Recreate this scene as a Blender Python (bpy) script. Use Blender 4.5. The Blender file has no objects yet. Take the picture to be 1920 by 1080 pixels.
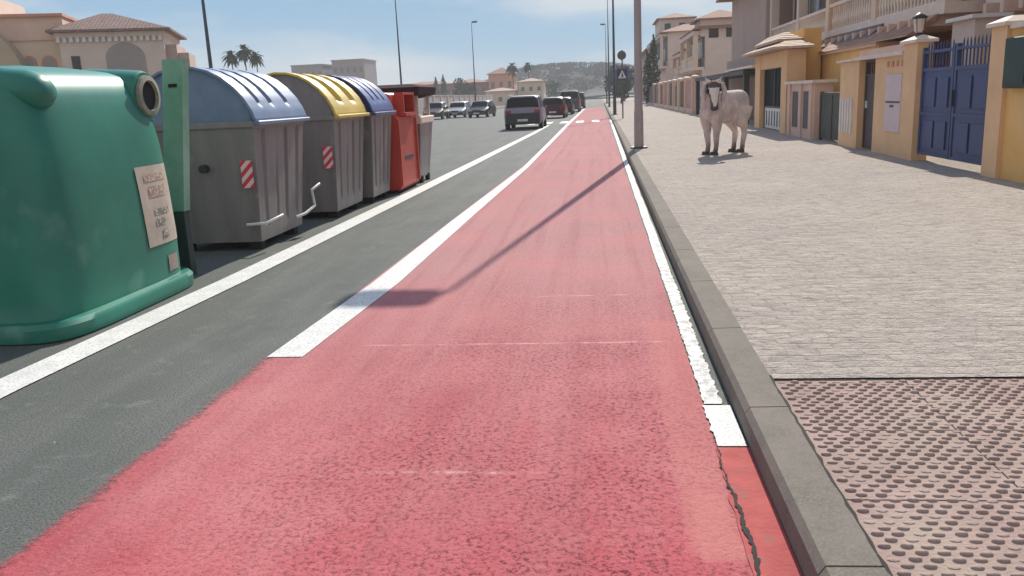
import bpy, math, random
from mathutils import Vector, Matrix
random.seed(7)
S = bpy.context.scene
C = S.collection
sin, cos, pi = math.sin, math.cos, math.pi
R = math.radians

# ------------------------------------------------------------------ camera
H = 1.5
_d = Vector((165, 362, -1550)).normalized()
_u = Vector((-310, 6560, 1550)); _u = (_u - _u.dot(_d)*_d).normalized()
_r = _d.cross(_u)
cam = bpy.data.objects.new('Camera', bpy.data.cameras.new('Camera'))
C.objects.link(cam); S.camera = cam
m3 = Matrix((_r, _d, _u))
cam.matrix_world = Matrix.Translation((0, 0, H)) @ m3.to_4x4()
cam.data.sensor_width = 36; cam.data.lens = 1550/1920*36
cam.data.clip_end = 6000

# ------------------------------------------------------------------ light
SUN_EL, SUN_AZ = R(37.7), R(8.3)          # azimuth to the right of +Y
sv = Vector((sin(SUN_AZ)*cos(SUN_EL), cos(SUN_AZ)*cos(SUN_EL), sin(SUN_EL)))
sl = bpy.data.lights.new('Sun', 'SUN'); so = bpy.data.objects.new('Sun', sl); C.objects.link(so)
sl.energy = 4.2; sl.angle = R(0.35); sl.color = (1, .93, .82)
so.rotation_euler = sv.to_track_quat('Z', 'Y').to_euler(); so.location = (20, 30, 40)
W = bpy.data.worlds.new('World'); S.world = W; W.use_nodes = True
nt = W.node_tree
sky = nt.nodes.new('ShaderNodeTexSky'); sky.sky_type = 'NISHITA'; sky.sun_disc = False
sky.sun_elevation = SUN_EL; sky.sun_rotation = SUN_AZ
sky.air_density = 1.0; sky.dust_density = 0.5; sky.ozone_density = 2.0; sky.altitude = 0
bg = nt.nodes['Background']; bg.inputs[1].default_value = 0.15
# hazy pale blue band low over the horizon, clear sky above it
tc_ = nt.nodes.new('ShaderNodeTexCoord'); sx_ = nt.nodes.new('ShaderNodeSeparateXYZ'); nt.links.new(tc_.outputs['Generated'], sx_.inputs[0])
hr = nt.nodes.new('ShaderNodeValToRGB'); nt.links.new(sx_.outputs[2], hr.inputs[0])
for i_, (p_, c_) in enumerate(((0.0, (2.4, 3.0, 3.4)), (.06, (1.7, 2.6, 3.4)), (.2, (1.1, 2.1, 3.3)))):
    e_ = hr.color_ramp.elements[i_] if i_ < 2 else hr.color_ramp.elements.new(p_)
    e_.position = p_; e_.color = (*c_, 1)
cn = nt.nodes.new('ShaderNodeTexNoise'); cn.inputs['Scale'].default_value = 3.2; cn.inputs['Detail'].default_value = 5
cm_ = nt.nodes.new('ShaderNodeMapping'); cm_.inputs['Scale'].default_value = (1, 1, 4); nt.links.new(tc_.outputs['Generated'], cm_.inputs[0]); nt.links.new(cm_.outputs[0], cn.inputs[0])
cr = nt.nodes.new('ShaderNodeMapRange'); cr.inputs['From Min'].default_value = .44; cr.inputs['From Max'].default_value = .64; cr.inputs['To Max'].default_value = .85; nt.links.new(cn.outputs[0], cr.inputs[0])
cx_ = nt.nodes.new('ShaderNodeMix'); cx_.data_type = 'RGBA'; nt.links.new(cr.outputs[0], cx_.inputs[0]); nt.links.new(hr.outputs[0], cx_.inputs[6]); cx_.inputs[7].default_value = (3.3, 3.55, 3.7, 1)
mr = nt.nodes.new('ShaderNodeMapRange'); mr.interpolation_type = 'SMOOTHSTEP'; mr.inputs['From Min'].default_value = .16; mr.inputs['From Max'].default_value = .4; nt.links.new(sx_.outputs[2], mr.inputs[0])
sm_ = nt.nodes.new('ShaderNodeMix'); sm_.data_type = 'RGBA'; nt.links.new(mr.outputs[0], sm_.inputs[0]); nt.links.new(cx_.outputs[2], sm_.inputs[6]); nt.links.new(sky.outputs[0], sm_.inputs[7])
# invented warm-white cloud behind the camera, added as fill for faces in shade
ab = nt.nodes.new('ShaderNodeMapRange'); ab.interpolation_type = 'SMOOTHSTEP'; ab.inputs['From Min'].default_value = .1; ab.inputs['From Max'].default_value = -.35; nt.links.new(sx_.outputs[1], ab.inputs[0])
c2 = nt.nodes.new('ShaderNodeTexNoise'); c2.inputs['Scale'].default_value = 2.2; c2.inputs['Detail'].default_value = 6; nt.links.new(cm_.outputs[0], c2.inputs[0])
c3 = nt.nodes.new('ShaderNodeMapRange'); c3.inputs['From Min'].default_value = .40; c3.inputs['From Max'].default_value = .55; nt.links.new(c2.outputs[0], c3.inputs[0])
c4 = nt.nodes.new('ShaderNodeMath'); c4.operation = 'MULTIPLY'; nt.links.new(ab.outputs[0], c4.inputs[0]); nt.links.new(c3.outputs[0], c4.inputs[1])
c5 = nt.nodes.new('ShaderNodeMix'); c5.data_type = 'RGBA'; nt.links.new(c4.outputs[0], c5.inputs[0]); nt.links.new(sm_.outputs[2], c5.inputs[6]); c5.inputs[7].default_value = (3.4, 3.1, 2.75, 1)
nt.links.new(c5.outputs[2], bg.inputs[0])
S.view_settings.view_transform = 'Standard'; S.view_settings.look = 'None'
S.view_settings.exposure = 0.52; S.view_settings.gamma = 1

# ------------------------------------------------------------------ materials
def lin(c):
    return tuple(((v/255+.055)/1.055)**2.4 if v > 10 else v/255/12.92 for v in c)
MATS = {}
def mat(name, base, var=None, scale=4, rough=.7, bump=0, bscale=None, metal=0, stretch=(1, 1, 1), world=False, coat=0, spots=None, spec=.5):
    if name in MATS: return MATS[name]
    m = bpy.data.materials.new(name); m.use_nodes = True; MATS[name] = m
    t = m.node_tree; n = t.nodes; L = t.links
    b = n['Principled BSDF']; b.inputs['Roughness'].default_value = rough; b.inputs['Metallic'].default_value = metal
    b.inputs['Coat Weight'].default_value = coat; b.inputs['Specular IOR Level'].default_value = spec
    var = var or tuple(v*.75 for v in base)
    if world: co = n.new('ShaderNodeNewGeometry').outputs['Position']
    else: co = n.new('ShaderNodeTexCoord').outputs['Object']
    mp = n.new('ShaderNodeMapping'); mp.inputs['Scale'].default_value = stretch; L.new(co, mp.inputs[0])
    nz = n.new('ShaderNodeTexNoise'); nz.inputs['Scale'].default_value = scale; nz.inputs['Detail'].default_value = 6; nz.inputs['Roughness'].default_value = .65
    L.new(mp.outputs[0], nz.inputs[0])
    rp = n.new('ShaderNodeValToRGB'); rp.color_ramp.elements[0].position = .32; rp.color_ramp.elements[1].position = .68
    rp.color_ramp.elements[0].color = (*var, 1); rp.color_ramp.elements[1].color = (*base, 1)
    L.new(nz.outputs[0], rp.inputs[0]); col = rp.outputs[0]
    if spots:
        n2 = n.new('ShaderNodeTexNoise'); n2.inputs['Scale'].default_value = spots[0]; n2.inputs['Detail'].default_value = 3; L.new(co, n2.inputs[0])
        r2 = n.new('ShaderNodeValToRGB'); r2.color_ramp.elements[0].position = spots[1]; r2.color_ramp.elements[1].position = spots[1]+spots[3]
        L.new(n2.outputs[0], r2.inputs[0])
        mx = n.new('ShaderNodeMix'); mx.data_type = 'RGBA'; L.new(r2.outputs[0], mx.inputs[0]); L.new(col, mx.inputs[6])
        mx.inputs[7].default_value = (*spots[2], 1); col = mx.outputs[2]
    L.new(col, b.inputs['Base Color'])
    if bump:
        nb = n.new('ShaderNodeTexNoise'); nb.inputs['Scale'].default_value = bscale or scale*5; nb.inputs['Detail'].default_value = 4
        L.new(co, nb.inputs[0])
        bp = n.new('ShaderNodeBump'); bp.inputs['Strength'].default_value = min(1, bump); bp.inputs['Distance'].default_value = .02*bump
        L.new(nb.outputs[0], bp.inputs['Height']); L.new(bp.outputs[0], b.inputs['Normal'])
    return m

class NG:                                   # small node helper
    def __init__(s, name):
        s.m = bpy.data.materials.new(name); s.m.use_nodes = True; s.t = s.m.node_tree; s.n = s.t.nodes; s.b = s.n['Principled BSDF']
    def link(s, a, b): s.t.links.new(a, b)
    def pos(s):
        g = s.n.new('ShaderNodeNewGeometry').outputs['Position']
        x = s.n.new('ShaderNodeSeparateXYZ'); s.link(g, x.inputs[0]); return g, x.outputs[0], x.outputs[1], x.outputs[2]
    def map(s, v, sc, rot=(0, 0, 0)):
        mp = s.n.new('ShaderNodeMapping'); mp.inputs['Scale'].default_value = sc; mp.inputs['Rotation'].default_value = rot; s.link(v, mp.inputs[0]); return mp.outputs[0]
    def noise(s, v, sc, det=4, rg=.6):
        z = s.n.new('ShaderNodeTexNoise'); z.inputs['Scale'].default_value = sc; z.inputs['Detail'].default_value = det; z.inputs['Roughness'].default_value = rg
        s.link(v, z.inputs[0]); return z.outputs[0]
    def ramp(s, v, a, b, ca=(0, 0, 0), cb=(1, 1, 1)):
        r = s.n.new('ShaderNodeValToRGB'); e = r.color_ramp.elements
        e[0].position = a; e[1].position = b; e[0].color = (*ca, 1); e[1].color = (*cb, 1); s.link(v, r.inputs[0]); return r.outputs[0]
    def math(s, op, a, b=None, c=None):
        q = s.n.new('ShaderNodeMath'); q.operation = op
        for i, v in enumerate((a, b, c)):
            if v is None: continue
            if isinstance(v, (int, float)): q.inputs[i].default_value = v
            else: s.link(v, q.inputs[i])
        return q.outputs[0]
    def mix(s, f, a, b, mode='MIX'):
        q = s.n.new('ShaderNodeMix'); q.data_type = 'RGBA'; q.blend_type = mode
        for i, v in ((0, f), (6, a), (7, b)):
            if isinstance(v, (int, float)): q.inputs[i].default_value = v
            elif isinstance(v, tuple): q.inputs[i].default_value = (*v, 1)
            else: s.link(v, q.inputs[i])
        return q.outputs[2]
    def bump(s, h, st, dist):
        b = s.n.new('ShaderNodeBump'); b.inputs['Strength'].default_value = st; b.inputs['Distance'].default_value = dist
        s.link(h, b.inputs['Height']); s.link(b.outputs[0], s.b.inputs['Normal'])
    def out(s, col, rough, spec=.2):
        s.b.inputs['Specular IOR Level'].default_value = spec; return s._o(col, rough)
    def _o(s, col, rough): s.link(col, s.b.inputs['Base Color']); s.b.inputs['Roughness'].default_value = rough; return s.m

def m_asphalt():
    g = NG('asphalt'); v, x, y, z = g.pos()
    big = g.noise(v, .7, 5); fine = g.noise(v, 90, 3); mid = g.noise(g.map(v, (2.5, .25, 1)), 1.2, 4)
    c = g.ramp(big, .3, .7, (.098, .108, .098), (.135, .145, .132))
    c = g.mix(g.ramp(mid, .45, .75), c, (.165, .17, .158))
    c = g.mix(g.math('MULTIPLY', g.ramp(fine, .35, .62), .55), (.058, .064, .058), c) if False else g.mix(g.ramp(fine, .36, .56), (.062, .068, .063), c)
    st = g.noise(v, 3.2, 6, .7); c = g.mix(g.ramp(st, .66, .72), c, (.24, .24, .22))
    c = g.mix(g.math('MULTIPLY', g.ramp(g.noise(v, 5, 6, .75), .56, .66), .45), c, (.19, .195, .18)); sp = g.noise(v, 17, 2); c = g.mix(g.ramp(sp, .76, .79), c, (.30, .30, .27))
    oil = g.noise(g.map(v, (1, .35, 1)), .9, 5, .7); c = g.mix(g.math('MULTIPLY', g.ramp(oil, .58, .72), .6), c, (.07, .074, .068))
    g.bump(fine, .5, .008); return g.out(c, .82, .16)
def m_red():
    g = NG('red_cycle_surface'); v, x, y, z = g.pos()
    fine = g.noise(v, 85, 3, .7); grit = g.noise(v, 46, 4, .75)
    streak = g.noise(g.map(v, (2.6, .12, 1)), 1.3, 5); blotch = g.noise(v, 1.1, 5)
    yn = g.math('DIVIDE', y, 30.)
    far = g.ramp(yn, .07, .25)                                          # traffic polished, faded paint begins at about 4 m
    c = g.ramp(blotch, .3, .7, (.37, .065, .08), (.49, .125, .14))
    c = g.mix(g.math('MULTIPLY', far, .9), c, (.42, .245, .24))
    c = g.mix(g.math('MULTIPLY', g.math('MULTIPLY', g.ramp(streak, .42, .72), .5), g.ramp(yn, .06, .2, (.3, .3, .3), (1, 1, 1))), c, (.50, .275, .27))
    c = g.mix(g.math('MULTIPLY', g.ramp(g.noise(g.map(v, (4, .10, 1)), 1.9, 4), .5, .7), .4), c, (.30, .12, .125))
    c = g.mix(g.math('MULTIPLY', g.ramp(g.noise(v, .9, 5), .45, .68), .6), c, (.52, .22, .215))
    # exposed stone grit where the paint has worn off the tops
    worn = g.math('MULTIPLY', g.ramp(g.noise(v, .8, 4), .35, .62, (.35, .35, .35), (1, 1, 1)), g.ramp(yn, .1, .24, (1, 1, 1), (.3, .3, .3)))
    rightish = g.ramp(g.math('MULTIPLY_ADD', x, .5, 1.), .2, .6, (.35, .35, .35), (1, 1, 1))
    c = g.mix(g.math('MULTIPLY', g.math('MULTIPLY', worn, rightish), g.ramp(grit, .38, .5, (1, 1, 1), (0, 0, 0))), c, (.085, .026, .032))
    c = g.mix(g.math('MULTIPLY', g.ramp(grit, .58, .69), .45), c, (.58, .2, .2))
    c = g.mix(g.math('MULTIPLY', g.ramp(fine, .3, .45, (1, 1, 1), (0, 0, 0)), .6), c, (.2, .035, .042))
    # plain smooth salmon strip beside the gutter
    def band(t, a, b_, w):
        p = g.n.new('ShaderNodeMapRange'); p.interpolation_type = 'SMOOTHSTEP'; g.link(t, p.inputs[0]); p.inputs[1].default_value = a-w; p.inputs[2].default_value = a+w
        q = g.n.new('ShaderNodeMapRange'); q.interpolation_type = 'SMOOTHSTEP'; g.link(t, q.inputs[0]); q.inputs[1].default_value = b_+w; q.inputs[2].default_value = b_-w
        return g.math('MULTIPLY', p.outputs[0], q.outputs[0])
    wob = g.math('MULTIPLY_ADD', g.noise(v, 5, 5), .09, -.045); xw = g.math('ADD', x, wob); yw = g.math('ADD', y, g.math('MULTIPLY', wob, 1.2))
    c = g.mix(g.math('MULTIPLY', g.math('MULTIPLY', band(xw, .26, .50, .018), band(yw, 2.5, 5.4, .05)), .42), c, (.50, .20, .18))
    c = g.mix(g.math('MULTIPLY', g.math('MULTIPLY', band(xw, .30, .44, .012), band(yw, 2.48, 2.95, .015)), .5), c, (.49, .20, .175))
    # faint transverse joints
    fade = g.ramp(g.noise(v, 7, 3), .38, .6)
    for y0, a, b_ in ((6.2, -.5, .34), (4.95, -1.5, .42), (3.12, -1.0, -.3)):
        c = g.mix(g.math('MULTIPLY', g.math('MULTIPLY', g.math('MULTIPLY', band(g.math('ADD', y, g.math('MULTIPLY', wob, .3)), y0-.012, y0+.012, .008), band(x, a, b_, .1)), fade), .65), c, (.64, .37, .35))
    # ragged, thin outer edge where the overspray lets the asphalt through
    en = g.math('ADD', g.math('MULTIPLY_ADD', g.noise(v, 30, 5, .8), .22, -.11), g.math('MULTIPLY_ADD', g.noise(v, 3, 3), .12, -.06))
    ed = g.n.new('ShaderNodeMapRange'); ed.interpolation_type = 'SMOOTHSTEP'; g.link(g.math('ADD', x, en), ed.inputs[0]); ed.inputs[1].default_value = -2.12; ed.inputs[2].default_value = -2.03
    nearm = g.math('LESS_THAN', y, 4.755)
    gone = g.math('MULTIPLY', g.math('SUBTRACT', 1, ed.outputs[0]), nearm)
    g.bump(g.math('ADD', fine, g.math('MULTIPLY', grit, 1.5)), .5, .008); m = g.out(c, .9, .04)
    tr = g.n.new('ShaderNodeBsdfTransparent'); ms = g.n.new('ShaderNodeMixShader'); g.link(gone, ms.inputs[0]); g.link(g.b.outputs[0], ms.inputs[1]); g.link(tr.outputs[0], ms.inputs[2])
    g.link(ms.outputs[0], g.n['Material Output'].inputs['Surface']); return m
def m_white(name, wear):
    g = NG(name); v, x, y, z = g.pos()
    c = g.ramp(g.noise(v, 5, 4), .3, .7, (.56, .57, .55), (.7, .7, .68))
    c = g.mix(g.ramp(g.noise(v, 14, 6, .75), wear, wear+.1), c, (.3, .29, .27))
    c = g.mix(g.ramp(g.noise(v, 80, 2), .34, .5), (.4, .4, .38), c)
    g.bump(g.noise(v, 80, 2), .3, .005); return g.out(c, .7)
def m_cobble():
    g = NG('cobbled_pavement'); v, x, y, z = g.pos()
    br = g.n.new('ShaderNodeTexBrick'); wob = g.n.new('ShaderNodeVectorMath'); wob.operation = 'MULTIPLY_ADD'
    nzc = g.n.new('ShaderNodeTexNoise'); nzc.inputs['Scale'].default_value = 3; g.link(v, nzc.inputs[0])
    g.link(nzc.outputs[1], wob.inputs[0]); wob.inputs[1].default_value = (.12, .09, 0); g.link(v, wob.inputs[2])
    g.link(wob.outputs[0], br.inputs[0]); br.inputs['Scale'].default_value = 1
    br.inputs['Mortar Size'].default_value = .012; br.inputs['Mortar Smooth'].default_value = 1; br.inputs['Brick Width'].default_value = .2; br.inputs['Row Height'].default_value = .1; br.inputs['Bias'].default_value = 0
    br.inputs['Color1'].default_value = (.47, .415, .365, 1); br.inputs['Color2'].default_value = (.40, .352, .315, 1); br.inputs['Mortar'].default_value = (.35, .31, .275, 1)
    c = g.mix(g.math('MULTIPLY', g.ramp(g.noise(v, .45, 5), .4, .65), .6), br.outputs[0], (.50, .445, .38))
    c = g.mix(g.math('MULTIPLY', g.ramp(g.noise(v, 1.1, 5), .5, .7), .55), c, (.37, .32, .30))
    c = g.mix(g.math('MULTIPLY', g.ramp(g.noise(v, 7, 5, .7), .5, .68), .6), c, (.25, .215, .195))
    c = g.mix(g.math('MULTIPLY', g.ramp(g.noise(v, 5, 5, .7), .52, .7), .6), c, (.54, .48, .40))
    c = g.mix(g.ramp(g.noise(v, 60, 3), .28, .46), (.33, .29, .26), c)
    h = g.math('ADD', g.math('MULTIPLY', br.outputs[1], -.4), g.math('MULTIPLY', g.noise(v, 9, 6, .7), 4.2))
    g.bump(h, .8, .022); return g.out(c, .9, .06)
def m_stripes():
    g = NG('red_white_reflective'); tc = g.n.new('ShaderNodeTexCoord').outputs['Object']
    x = g.n.new('ShaderNodeSeparateXYZ'); g.link(tc, x.inputs[0])
    f = g.math('FRACT', g.math('MULTIPLY', g.math('SUBTRACT', x.outputs[2], x.outputs[0]), 8.5))
    c = g.mix(g.math('GREATER_THAN', f, .5), (.62, .05, .07), (.72, .55, .55)); return g.out(c, .35)
def m_tiles(name, a, b, d=(0, 1, 0)):
    g = NG(name); tc = g.n.new('ShaderNodeTexCoord').outputs['Object']; x = g.n.new('ShaderNodeSeparateXYZ'); g.link(tc, x.inputs[0])
    w = g.math('SINE', g.math('MULTIPLY', x.outputs[1], 30.)); w2 = g.math('SINE', g.math('MULTIPLY', x.outputs[0], 30.))
    nz = g.noise(tc, 5, 5); c = g.ramp(nz, .3, .7, a, b)
    c = g.mix(g.math('MULTIPLY', g.ramp(w, .0, .6, (1, 1, 1), (0, 0, 0)), .35), c, tuple(v*.5 for v in a))
    g.bump(g.math('ADD', w, g.math('MULTIPLY', w2, .4)), .6, .03); return g.out(c, .8)
def m_leaf(name, a, b):
    g = NG(name); oi = g.n.new('ShaderNodeNewGeometry'); c = g.ramp(oi.outputs['Random Per Island'], .1, .9, a, b)
    return g.out(c, .95, .05)

ASPH, RED, COB = m_asphalt(), m_red(), m_cobble()
WLINE, WWORN = m_white('white_road_paint', .7), m_white('worn_white_paint', .49)
STRIPE = m_stripes()
KERB = mat('kerb_concrete', (.215, .19, .16), (.14, .125, .105), 4, .9, .25, 60, world=True, spots=(110, .42, (.21, .19, .165), .25), spec=.1)
GUTRED = mat('gutter_red_paint', (.46, .115, .105), (.34, .08, .078), 6, .85, .4, 50, world=True, spots=(9, .62, (.24, .14, .12), .1), spec=.1)
GUTPINK = mat('gutter_pink_patch', (.47, .155, .145), (.40, .115, .11), 5, .75, .3, 50, world=True)
CRACK = mat('crack_dirt', (.03, .025, .022), rough=.95)
TACT = mat('pink_tactile', (.385, .285, .25), (.30, .22, .19), 4, .9, .5, 60, world=True, spots=(2.2, .5, (.36, .29, .24), .25), spec=.06)
DIRT = mat('dry_ground', (.36, .31, .25), (.27, .235, .18), .3, .95, .6, 3, world=True)
GREEN = mat('green_bin_plastic', (.022, .205, .14), (.015, .145, .10), 1.7, .42, .08, 30, spots=(2.6, .62, (.07, .23, .17), .12))
GREENL = mat('pale_green_metal', (.27, .42, .35), (.11, .30, .18), 2.5, .5, .1)
LABEL = mat('faded_label', (.52, .43, .36), (.38, .33, .26), 6, .6)
SMUDGE = mat('label_print_brown', (.27, .16, .125), (.36, .25, .2), 18, .7, spots=(38, .5, (.50, .42, .36), .06))
SMUDGE2 = mat('label_print_grey', (.10, .115, .095), (.2, .2, .17), 18, .7, spots=(42, .5, (.48, .41, .35), .06))
SCUFF = mat('scuffed_rim', (.36, .30, .22), (.12, .2, .15), 14, .7, .2)
HOLE = mat('dark_cavity', (.012, .010, .009), rough=.9)
GREY = mat('grey_bin_plastic', (.24, .22, .213), (.14, .13, .127), 3.2, .44, .08, 30, stretch=(1, 1, .1), spots=(4, .62, (.25, .235, .225), .12))
BLUE = mat('greyblue_lid', (.175, .235, .35), (.12, .165, .255), 2.6, .38, .04, 20)
BLUED = mat('navy_lid', (.06, .08, .22), (.045, .06, .17), 1.6, .33)
YEL = mat('yellow_lid', (.62, .45, .065), (.52, .37, .05), 1.8, .38, .04, 20)
RUBBER = mat('black_rubber', (.015, .015, .016), rough=.8)
GALV = mat('white_metal_bar', (.68, .68, .66), (.5, .5, .5), 8, .45)
REDC = mat('red_container_paint', (.52, .055, .03), (.42, .045, .025), 2, .45)
MAROON = mat('maroon_hood', (.06, .028, .034), (.04, .022, .028), 2, .9, spec=.1)
POLE = mat('galvanised_pole', (.36, .31, .30), (.29, .25, .245), 3, .55, stretch=(1, 1, .3))
POLEB = mat('dark_blue_pole', (.045, .065, .09), (.03, .045, .06), 3, .5)
OCHRE = mat('ochre_render', (.80, .475, .155), (.69, .40, .13), 1.6, .9, .4, 40, spots=(.9, .58, (.76, .48, .21), .2))
OCHREP = mat('peach_render', (.78, .50, .28), (.67, .42, .23), 1.6, .9, .4, 40)
PINKR = mat('pink_render', (.66, .46, .36), (.57, .39, .31), 1.4, .9, .3, 40)
CREAM = mat('cream_render', (.68, .53, .39), (.60, .46, .34), .8, .9, .2, 20)
CREAMG = mat('greige_render', (.64, .53, .46), (.56, .46, .40), .8, .9, .2, 20)
MAUVE = mat('mauve_render', (.48, .35, .295), (.41, .30, .25), .8, .9, .2, 20)
TERRA = mat('terracotta_render', (.58, .29, .18), (.48, .23, .145), 1.2, .9, .2, 30)
INFILLGREY = mat('grey_infill', (.34, .30, .285), (.29, .26, .245), 1, .9)  # even grey of the blind arch infill and the arched panes
COPING = mat('pale_coping', (.74, .62, .52), (.62, .51, .42), 3, .8, .3, 40)
TILE = m_tiles('roof_tiles', (.30, .16, .11), (.44, .26, .19))
TILEP = m_tiles('pale_roof_tiles', (.46, .32, .24), (.58, .44, .34))
BLUEG = mat('blue_gate_paint', (.045, .068, .18), (.03, .048, .125), 1.3, .5, .06, 20, stretch=(1, 1, .3))
BROWNG = mat('brown_gate_paint', (.075, .05, .055), (.055, .04, .042), 3, .6)
DGREEN = mat('dark_green_paint', (.02, .045, .035), (.015, .03, .025), 3, .6)
MESHG = mat('dull_green_gate', (.07, .085, .05), (.04, .045, .035), 4, .7)
DARKM = mat('dark_metal', (.03, .03, .033), (.022, .022, .025), 4, .5)
WHITE = mat('white_paint', (.72, .69, .65), (.6, .57, .54), 3, .6)
PALE = mat('pale_pink_panel', (.64, .50, .51), (.57, .44, .44), 3, .6)
GLASS = mat('dark_window_glass', (.02, .024, .03), rough=.12)
GLASSC = mat('car_glass', (.010, .011, .018), rough=.2, spec=.22)
BLOCKG = mat('far_block_grey', (.27, .235, .235), (.235, .205, .205), .1, .9)
ORANGEB = mat('orange_house', (.60, .31, .2), (.52, .26, .17), .2, .9)
BROWNH = mat('brown_house', (.30, .19, .17), (.24, .155, .14), .2, .9)
BARK = mat('bark', (.13, .095, .07), (.08, .06, .045), 6, .9)
LEAFD = m_leaf('dark_leaves', (.02, .03, .02), (.05, .065, .035))
LEAFM = m_leaf('mid_leaves', (.03, .05, .028), (.075, .10, .05))
LEAFH = m_leaf('hill_leaves', (.018, .03, .026), (.045, .06, .045))
LEAFP = m_leaf('palm_leaves', (.025, .04, .022), (.07, .085, .045))
def m_hide():
    g = NG('patchy_hide'); tc = g.n.new('ShaderNodeTexCoord').outputs['Object']; sx = g.n.new('ShaderNodeSeparateXYZ'); g.link(tc, sx.inputs[0]); X, Y, Z = sx.outputs[0], sx.outputs[1], sx.outputs[2]
    c = g.ramp(g.noise(tc, 3.2, 5, .65), .36, .64, (.50, .41, .385), (.76, .64, .595))
    c = g.mix(g.math('MULTIPLY', g.ramp(g.noise(g.map(tc, (1, 1, .22)), 9, 4), .48, .68), .5), c, (.38, .30, .285))
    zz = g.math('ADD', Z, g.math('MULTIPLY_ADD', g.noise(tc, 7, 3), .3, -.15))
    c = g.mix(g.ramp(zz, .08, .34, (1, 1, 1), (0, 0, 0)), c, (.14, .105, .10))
    # dark face with a pale wedge down the nose
    wob = g.math('MULTIPLY_ADD', g.noise(tc, 14, 3), .06, -.03); px, py = g.math('ADD', X, -.62), g.math('ADD', Y, -.26)
    u = g.math('ADD', g.math('MULTIPLY', px, .664), g.math('MULTIPLY', py, .748)); l = g.math('ABSOLUTE', g.math('ADD', g.math('ADD', g.math('MULTIPLY', px, -.75), g.math('MULTIPLY', py, .66)), wob))
    front = g.math('GREATER_THAN', u, .06)
    dark = g.math('MULTIPLY', g.math('MULTIPLY', front, g.math('LESS_THAN', l, .155)), g.math('GREATER_THAN', Z, .90))
    wedge = g.math('LESS_THAN', l, g.math('MULTIPLY_ADD', g.math('ADD', Z, -1.0), .24, .02)); wedge = g.math('MULTIPLY', wedge, g.math('LESS_THAN', g.math('ADD', Z, wob), 1.41))
    c = g.mix(dark, c, (.12, .09, .088)); c = g.mix(g.math('MULTIPLY', dark, wedge), c, (.72, .63, .58))
    g.bump(g.noise(g.map(tc, (1, 1, .25)), 40, 4), .5, .02); return g.out(c, .9, .1)
HIDE = m_hide()
MUZZ = mat('dark_face_hide', (.09, .065, .062), (.06, .045, .043), 9, .8)
FACE = mat('pale_face_hide', (.80, .72, .66), (.72, .63, .58), 9, .8)
HOOF = mat('hoof', (.07, .052, .048), rough=.7)
RIMM = mat('alloy_rim', (.45, .45, .46), (.35, .35, .36), 4, .35, metal=.8)
TAILR = mat('tail_light', (.35, .01, .012), rough=.2)
HEADL = mat('head_light', (.75, .76, .78), (.5, .52, .55), 20, .12)
PLATE = mat('number_plate', (.72, .72, .7), rough=.4)
SIGNB = mat('sign_blue', (.02, .035, .16), rough=.45)
SIGNG = mat('sign_back_grey', (.12, .11, .12), rough=.5)
def paint(n, c): return mat('car_paint_'+n, c, tuple(v*.9 for v in c), 1, .35, coat=.1, metal=.1, spec=.2)

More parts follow.
